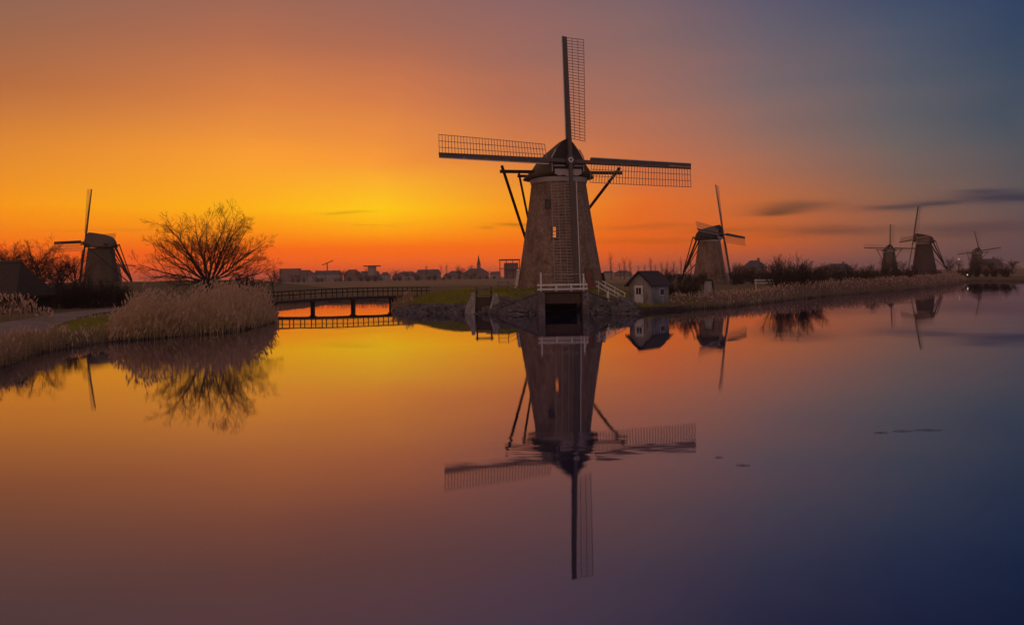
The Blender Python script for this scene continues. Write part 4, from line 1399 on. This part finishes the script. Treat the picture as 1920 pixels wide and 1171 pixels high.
# coarse dry grass on the near left bank
pth = [(W(a[0], a[1], 1.0), W(b[0], b[1], 1.0)) for a, b in pl]
def off_path(x, y):
    k = np.ones(x.shape, bool)
    for (a0, b0), (a1, b1) in zip(pth[:-1], pth[1:]):
        quad = [a0, a1, b1, b0]
        ins = np.zeros(x.shape, bool)
        for i in range(4):
            q0, q1 = quad[i], quad[(i + 1) % 4]
            c = ((q0.y > y) != (q1.y > y))
            ins ^= c & (x < q0.x + (y - q0.y) * (q1.x - q0.x) / ((q1.y - q0.y) or 1e-9))
        k &= ~ins
    return k
x, y, d = scatter(150000, -48, -18, 30, 72, 12, lambda x, y, d: (d > .05) & (d < 13) & (pixx(x, y) > -80) & (pixx(x, y) < 330) & off_path(x, y))
gcov = cover(x, y, d)[0]
rs = np.random.RandomState(4)
near = np.clip(1 - d / 4.5, .18, 1) * np.interp(pixx(x, y), [95, 130, 235], [1.0, .30, .30])
isdry = rs.rand(len(x)) > gcov
h = (.22 + 1.0 * rs.rand(len(x)) ** 1.5) * near * (1 + .4 * wob(x * 2.5, y * 2.5))
blades('bank_grass', x[isdry], y[isdry], height(x, y)[isdry] - .03, h[isdry], rs.uniform(.014, .030, len(x))[isdry], .5, 9, [M['dry_grass'], M['plume']], .04, 2, label='rough dry grass on the near left bank')
k_ = ~isdry
blades('lawn_grass', x[k_], y[k_], height(x, y)[k_] - .02, rs.uniform(.06, .16, k_.sum()), rs.uniform(.012, .025, k_.sum()), .5, 10, [M['grass']], 0, 0, label='bright green grass patch beside the gravel path')
# grass on the mill island
x, y, d = scatter(120000, -14.5, 20, 78, 112, 14, lambda x, y, d: (d > .9) & (np.hypot(x - MX, y - MY) > 4.9) & (rs.rand(len(x)) < cover(x, y, d)[0] + .1) & ~((np.abs(x - CUL_X) < 2.5) & (y < 88)))
h = rs.uniform(.10, .34, len(x))
blades('island_grass', x, y, height(x, y) - .02, h, rs.uniform(.014, .03, len(x)), .45, 15, [M['grass']], 0, 0, label='green grass on the mound round the big mill')
# reeds along the right bank
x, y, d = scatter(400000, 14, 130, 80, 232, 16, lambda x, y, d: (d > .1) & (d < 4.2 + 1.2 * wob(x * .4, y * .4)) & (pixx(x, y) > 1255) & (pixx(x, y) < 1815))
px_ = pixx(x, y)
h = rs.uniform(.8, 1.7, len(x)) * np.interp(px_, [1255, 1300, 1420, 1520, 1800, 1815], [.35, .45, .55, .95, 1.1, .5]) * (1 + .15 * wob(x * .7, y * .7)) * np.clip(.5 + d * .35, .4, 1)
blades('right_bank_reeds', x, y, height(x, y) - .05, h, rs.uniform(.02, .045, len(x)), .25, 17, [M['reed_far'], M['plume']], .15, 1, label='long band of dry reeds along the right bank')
# ragged growth on the canal bank behind the bridge and island edge
x, y, d = scatter(60000, -42, -4, 86, 150, 18, lambda x, y, d: (d > .05) & (d < 2.2) & ((pixx(x, y) < 775) & (pixx(x, y) > 470)))
h = rs.uniform(.3, 1.1, len(x))
blades('canal_grass', x, y, height(x, y) - .03, h, rs.uniform(.02, .04, len(x)), .35, 19, [M['dry_grass'], M['plume']], .05, 1, label='rough grass fringing the side canal under the bridge')

# loose stones at the foot of the revetment
rs = np.random.RandomState(7)
V, Q = [], []
cube = np.array([(-1, -1, -1), (1, -1, -1), (1, 1, -1), (-1, 1, -1), (-1, -1, 1), (1, -1, 1), (1, 1, 1), (-1, 1, 1)]) * .5
cq = np.array([(3, 2, 1, 0), (4, 5, 6, 7), (0, 1, 5, 4), (1, 2, 6, 5), (2, 3, 7, 6), (3, 0, 4, 7)])
x, y, d = scatter(60000, -14, 12, 77, 96, 20, lambda x, y, d: (d > -.25) & (d < 2.6) & (np.abs(x - CUL_X) > 2.4) & (cover(x, y, d)[2] > .4))
k_ = rs.permutation(len(x))[:1500]
for i in k_:
    s_ = rs.uniform(.14, .46)
    a = rs.uniform(0, 6.28)
    ro = np.array(Matrix.Rotation(a, 3, 'Z') @ Matrix.Rotation(rs.uniform(-.6, .6), 3, 'X'))
    vv = (cube * (1 + rs.uniform(-.3, .3, (8, 3)))) * np.array([s_ * 1.3, s_, s_ * .75])
    Q.append(cq + len(V) * 8)
    V.append(vv @ ro.T + np.array([x[i], y[i], float(height(x[i:i + 1], y[i:i + 1])[0]) + s_ * .1]))
tag(link('revetment_stones', np_mesh('revetment_stones', np.concatenate(V), np.concatenate(Q), [M['stone']])), 'dark loose stones on the slope below the mill', None, None, 'stuff')

# ------------------------------------------------------------------ the far village on the horizon
VS = 1.5
def house(name, label, px0, px1, ytop, Y, roof='gable', wall='wall_brick', rmat='roof_red', depth=9.0, ridge=.38):
    Y = Y * VS if Y > 500 else Y
    a, b = P(px0, 520, Y), P(px1, 520, Y)
    w_ = b.x - a.x
    zt = P((px0 + px1) / 2, ytop, Y).z
    o = thing(name, label, 'house' if name != 'flat_block' else 'building', ((a.x + b.x) / 2, Y, .86), 0, 'buildings of the far village')
    H = zt - .86
    if roof == 'flat':
        link('wall', MB().box((0, 0, H / 2), (w_, depth, H)).mesh('wall', M[wall]), o)
        link('roof', MB().box((0, 0, H + .2), (w_ + 1.2, depth + 1.2, .45)).mesh('roof', M[rmat]), o)
    else:
        he = H * (1 - ridge)
        link('wall', MB().box((0, 0, he / 2), (w_, depth, he)).mesh('wall', M[wall]), o)
        mb = MB()
        e = .4
        hip = w_ * .26 if roof == 'hip' else w_ * .06
        mb.add([(-w_ / 2 - e, -depth / 2 - e, he - .1), (w_ / 2 + e, -depth / 2 - e, he - .1), (w_ / 2 + e, depth / 2 + e, he - .1), (-w_ / 2 - e, depth / 2 + e, he - .1), (-w_ / 2 + hip, 0, H), (w_ / 2 - hip, 0, H)],
               [(0, 1, 5, 4), (2, 3, 4, 5), (1, 2, 5), (3, 0, 4), (3, 2, 1, 0)])
        rf_ = link('roof', mb.mesh('roof', M[rmat]), o)
        link('chimney', MB().box((w_ * .22, 0, H + .1), (.8, .8, 1.6)).mesh('chimney', M['wall_brick']), rf_)
    n = max(2, int(w_ / 3.4))
    for k in range(n):
        for fl in range(2 if H > 8 else 1):
            x = -w_ / 2 + w_ * (k + .5) / n
            wq_ = link('window', MB().box((x, -depth / 2 - .03, 1.9 + fl * 3.0), (1.5, .12, 1.5)).mesh('window', M['white']), o)
            link('pane', MB().box((x, -depth / 2 - .10, 1.9 + fl * 3.0), (1.25, .06, 1.25)).mesh('pane', M['glass']), wq_)
    return o

VIL = [
    ('flat_block', 'leftmost flat-roofed block of the far village', 526, 563, 504, 720, 'flat', 'wall_brick', 'roof_slate'),
    ('village_house', 'pale low house beside the leftmost flat block of the village', 565, 587, 512, 700, 'hip', 'wall_pale', 'roof_red'),
    ('village_house', 'long grey-roofed terrace left in the far village', 589, 640, 507, 740, 'gable', 'wall_pale', 'roof_slate'),
    ('village_house', 'red-roofed terrace left of the flat canopy building', 646, 676, 505, 730, 'hip', 'wall_brick', 'roof_red'),
    ('village_house', 'low hip-roofed house right of the flat canopy building', 714, 731, 510, 715, 'hip', 'wall_pale', 'roof_red'),
    ('village_house', 'small low red-roofed house midway along the far village', 736, 752, 513, 690, 'hip', 'wall_brick', 'roof_red'),
    ('village_house', 'small low slate-roofed house midway along the far village', 757, 775, 511.5, 705, 'gable', 'wall_pale', 'roof_slate'),
    ('village_house', 'long dark-roofed barn in the right half of the village', 781, 826, 505, 745, 'gable', 'wall_brick', 'roof_slate'),
    ('village_house', 'low house between the dark barn and the round trees', 832, 851, 511.5, 700, 'hip', 'wall_pale', 'roof_red'),
    ('village_house', 'broad dark-roofed house beside the village spire', 870, 916, 503, 690, 'hip', 'wall_brick', 'roof_slate'),
    ('village_house', 'small pale house just left of the frame building', 919, 938, 509, 650, 'gable', 'wall_pale', 'roof_red'),
    ('village_house', 'pale house right of the big mill tower in the haze', 1132, 1150, 508, 640, 'gable', 'wall_pale', 'roof_slate'),
    ('village_house', 'wide low roof between mill tower and boathouse', 1152, 1184, 507, 660, 'hip', 'wall_brick', 'roof_slate'),
    ('village_house', 'far barn behind the bushes right of the sideways mill', 1398, 1432, 488, 330, 'hip', 'wall_brick', 'roof_slate'),
    ('village_house', 'far low house among bushes before the distant mills', 1560, 1590, 494, 380, 'gable', 'wall_pale', 'roof_slate'),
    ('village_house', 'dark farmhouse beside the rightmost windmill', 1842, 1872, 485, 420, 'gable', 'wall_brick', 'roof_slate'),
    ('village_house', 'tall dim block rising behind the leftmost village houses', 548, 592, 506, 850, 'hip', 'wall_brick', 'roof_slate'),
    ('village_house', 'dim long roof behind the canopy building', 676, 712, 508, 860, 'gable', 'wall_brick', 'roof_slate'),
    ('village_house', 'dim long roof behind the two small low houses', 742, 786, 509, 850, 'hip', 'wall_pale', 'roof_red'),
    ('village_house', 'dim wide roof behind the round village trees', 838, 872, 507.5, 850, 'hip', 'wall_brick', 'roof_slate'),
]
for v_ in VIL:
    house(*v_)
# flat canopy on a tower
pc = P(698, 520, 1100)
cn_ = thing('canopy_building', 'far pavilion with a wide flat canopy roof on a pale core', 'building', (pc.x, 1100, .86), 0, 'buildings of the far village')
zt = P(698, 499, 1100).z - .86
link('core', MB().box((0, 0, zt / 2), (10.0, 7, zt)).mesh('core', M['wall_pale']), cn_)
link('roof', MB().box((0, 0, zt + .4), (21, 12, 1.3)).mesh('roof', M['roof_slate']), cn_)
link('hall', MB().box((0, -2, 3.6), (18, 9, 7.2)).mesh('hall', M['wall_brick']), cn_)
# crane jib
pc = P(614, 520, 1120)
cr_ = thing('crane', 'slanting crane jib above the long terrace of the village', 'crane', (pc.x, 1120, .86), 0)
link('mast', MB().box((0, 0, 12), (1.1, 1.1, 24)).mesh('mast', M['iron']), cr_)
link('jib', MB().beam((8, 0, 27.5), (-7, 0, 21.5), 1.0, 1.0).mesh('jib', M['iron']), cr_)
# spire
pc = P(898, 520, 1140)
spi = thing('church_spire', 'thin church spire above the broad dark roof of the village', 'church', (pc.x, 1140, .86), 0)
zt = P(898, 477, 1140).z - .86
link('tower', MB().box((0, 0, zt * .3), (5, 5, zt * .6)).mesh('tower', M['wall_brick']), spi)
mb = MB()
mb.tube([(0, 0, zt * .6), (0, 0, zt * .8), (0, 0, zt)], [2.8, 1.3, .05], 8)
link('spire', mb.mesh('spire', M['roof_slate']), spi)
# half-built frame building
pc = P(956, 520, 900)
fb = thing('frame_building', 'skeletal flat-roofed building close left of the big mill', 'building', (pc.x, 900, .86), 0, 'buildings of the far village')
zt = P(956, 487, 900).z - .86
link('roof', MB().box((0, 0, zt), (22, 12, 1.4)).mesh('roof', M['roof_slate']), fb)
for x_ in (-10.2, -3.4, 3.4, 10.2):
    link('column', MB().box((x_, -5, zt / 2), (.8, .8, zt)).mesh('column', M['iron']), fb)
link('floor_slab', MB().box((0, 0, zt * .55), (22, 12, .8)).mesh('floor_slab', M['wall_brick']), fb)
link('core', MB().box((1.5, 3, zt * .42), (15, 6, zt * .84)).mesh('core', M['wall_brick']), fb)
# trees of the village
for px, Y, s_, zs, i, lab in ((863, 690, 1.05, 1.0, 0, 'round dark tree left of the village spire'), (884, 700, 1.15, 1.0, 1, 'second round tree close to the village spire'), (520, 640, .9, .8, 2, 'tree at the left end of the far village')):
    p = P(px, 520, Y)
    Y *= VS; p = P(px, 520, Y)
    plant('village_tree', tall[i], lab, 'tree', p.x, Y, s_ * 1.85, px, None, zs, .86)
for k in range(22):
    px = 524 + k * 18.5 + rng.uniform(-8, 8)
    Y = rng.uniform(960, 1060)
    p = P(px, 520, Y)
    plant('village_tree', (tall + pop)[k % 6], 'hazy bare tree among the far village houses ' + ('left of the canopy building' if px < 680 else 'between the canopy building and the dark barn' if px < 780 else 'beside the dark barn' if px < 850 else 'near the spire'), 'tree', p.x, Y, rng.uniform(1.2, 2.0), px, 'trees of the far village', rng.uniform(.8, 1.1), .86)
for k in range(26):
    px = 528 + k * 16 + rng.uniform(-6, 6)
    Y = rng.uniform(840, 1000)
    p = P(px, 520, Y)
    plant('village_shrub', sh_a[k % 3], 'low bush before the far village ' + ('left of the canopy building' if px < 680 else 'between the canopy building and the dark barn' if px < 780 else 'below the dark barn' if px < 850 else 'near the spire'), 'shrub', p.x, Y, rng.uniform(1.5, 2.8), k, 'bushes before the far village', .9, .86)

# ------------------------------------------------------------------ small things on the right bank
pt = P(1329, 556, 96)
th = thing('tapered_hut', 'small white tapered box hut with a dark lid on the right bank', 'hut', (pt.x, 96, gz(pt.x, 96) - .05), R(-20))
mb = MB().box((0, 0, .95), (1.35, 1.2, 1.9), None, 0, .62)
bd_ = link('body', mb.mesh('body', M['black']), th)
mb = MB()
mb.add([(-.62, -.63, .05), (.60, -.63, .05), (.38, -.42, 1.86), (-.38, -.42, 1.86)], [(0, 1, 2, 3)])
link('front_panel', MB().beam((0, -.60, .06), (0, -.40, 1.84), 1.16, .05, .74, .05, up=(0, -1, 0)).mesh('front_panel', M['plank_white']), th)
link('lid', MB().box((0, 0, 1.98), (1.1, 1.0, .16), None, 0, .7).mesh('lid', M['dark_wood']), th)
# white barrier by the water
pt = P(1432, 520, 125)
bn_ = thing('white_gate', 'low white plank gate on posts between the bushes', 'gate', (pt.x, 125, gz(pt.x, 125)), R(8))
for x_ in (-1.2, 1.2):
    link('post', MB().box((x_, 0, .7), (.14, .14, 1.9)).mesh('post', M['white']), bn_)
for z_ in (1.45, 1.05):
    link('plank', MB().box((0, -.09, z_), (3.0, .05, .2)).mesh('plank', M['white']), bn_)

def lamp_post(label, px, py, Y):
    p = P(px, py, Y)
    zb = .86 if Y > 258 else gz(p.x, Y)
    o = thing('street_lamp', label, 'lamp', (p.x, Y, zb), 0, 'lit lamps on the right bank')
    hh = p.z - zb
    link('pole', MB().tube([(0, 0, -.1), (0, 0, hh - .15)], [.06, .05], 6).mesh('pole', M['iron']), o)
    link('globe', MB().tube([(0, 0, hh - .2), (0, 0, hh - .08), (0, 0, hh + .08), (0, 0, hh + .2)], [.05, .15, .15, .05], 8).mesh('globe', M['lamp']), o)
    link('hood', MB().tube([(0, 0, hh + .2), (0, 0, hh + .34)], [.30, .05], 8).mesh('hood', M['iron']), o)
lamp_post('lit lamp at the foot of the sideways windmill', 1353, 508.5, 225)
lamp_post('bright lit lamp low by the water before the rightmost windmill', 1814, 515, 226)
lamp_post('small lit lamp on a tall pole left of the rightmost windmill', 1798, 485.5, 300)

# ------------------------------------------------------------------ evening haze over the polder
hm = bpy.data.materials.new('haze')
hm.use_nodes = True
hn = hm.node_tree
for n in list(hn.nodes):
    if n.type != 'OUTPUT_MATERIAL':
        hn.nodes.remove(n)
pv = hn.nodes.new('ShaderNodeVolumePrincipled')
pv.inputs['Color'].default_value = (.92, .82, .80, 1)
pv.inputs['Density'].default_value = .00019
pv.inputs['Anisotropy'].default_value = .3
hn.links.new(pv.outputs[0], hn.nodes['Material Output'].inputs['Volume'])
mb = MB()
mb.box((0, 2500, 21), (14400, 7200, 46))
tag(mb.obj('haze', hm), 'thin evening haze lying over the polder', None, None, 'stuff')

# ------------------------------------------------------------------ bits of reed drifting on the water
rg = random.Random(9)
for px, py, ln_, lab in ((1652, 811, .30, 'leftmost of three reed bits drifting far out on the right water'), (1692, 808, .42, 'middle one of three reed bits drifting on the right water'), (1740, 806, .62, 'longest reed bit drifting farthest right on the water'),
                         (1348, 857, .16, 'tiny reed bit floating right of the reflected sails'), (1393, 872, .26, 'thin reed bit floating just below a tinier one by the reflection')):
    p = W(px, py, 0)
    o = thing('floating_reed', lab, 'reed', (p.x, p.y, 0), rg.uniform(-.15, .15), 'reed bits on the water')
    link('stalk', MB().tube([(-ln_ / 2, 0, .008), (0, .02, .016), (ln_ / 2, -.01, .006)], [.004, .006, .003], 5).mesh('stalk', M['brown_wood']), o)
    link('leaf', MB().beam((-ln_ * .2, 0, .014), (ln_ * .12, .06, .008), .010, .004).mesh('leaf', M['brown_wood']), o)
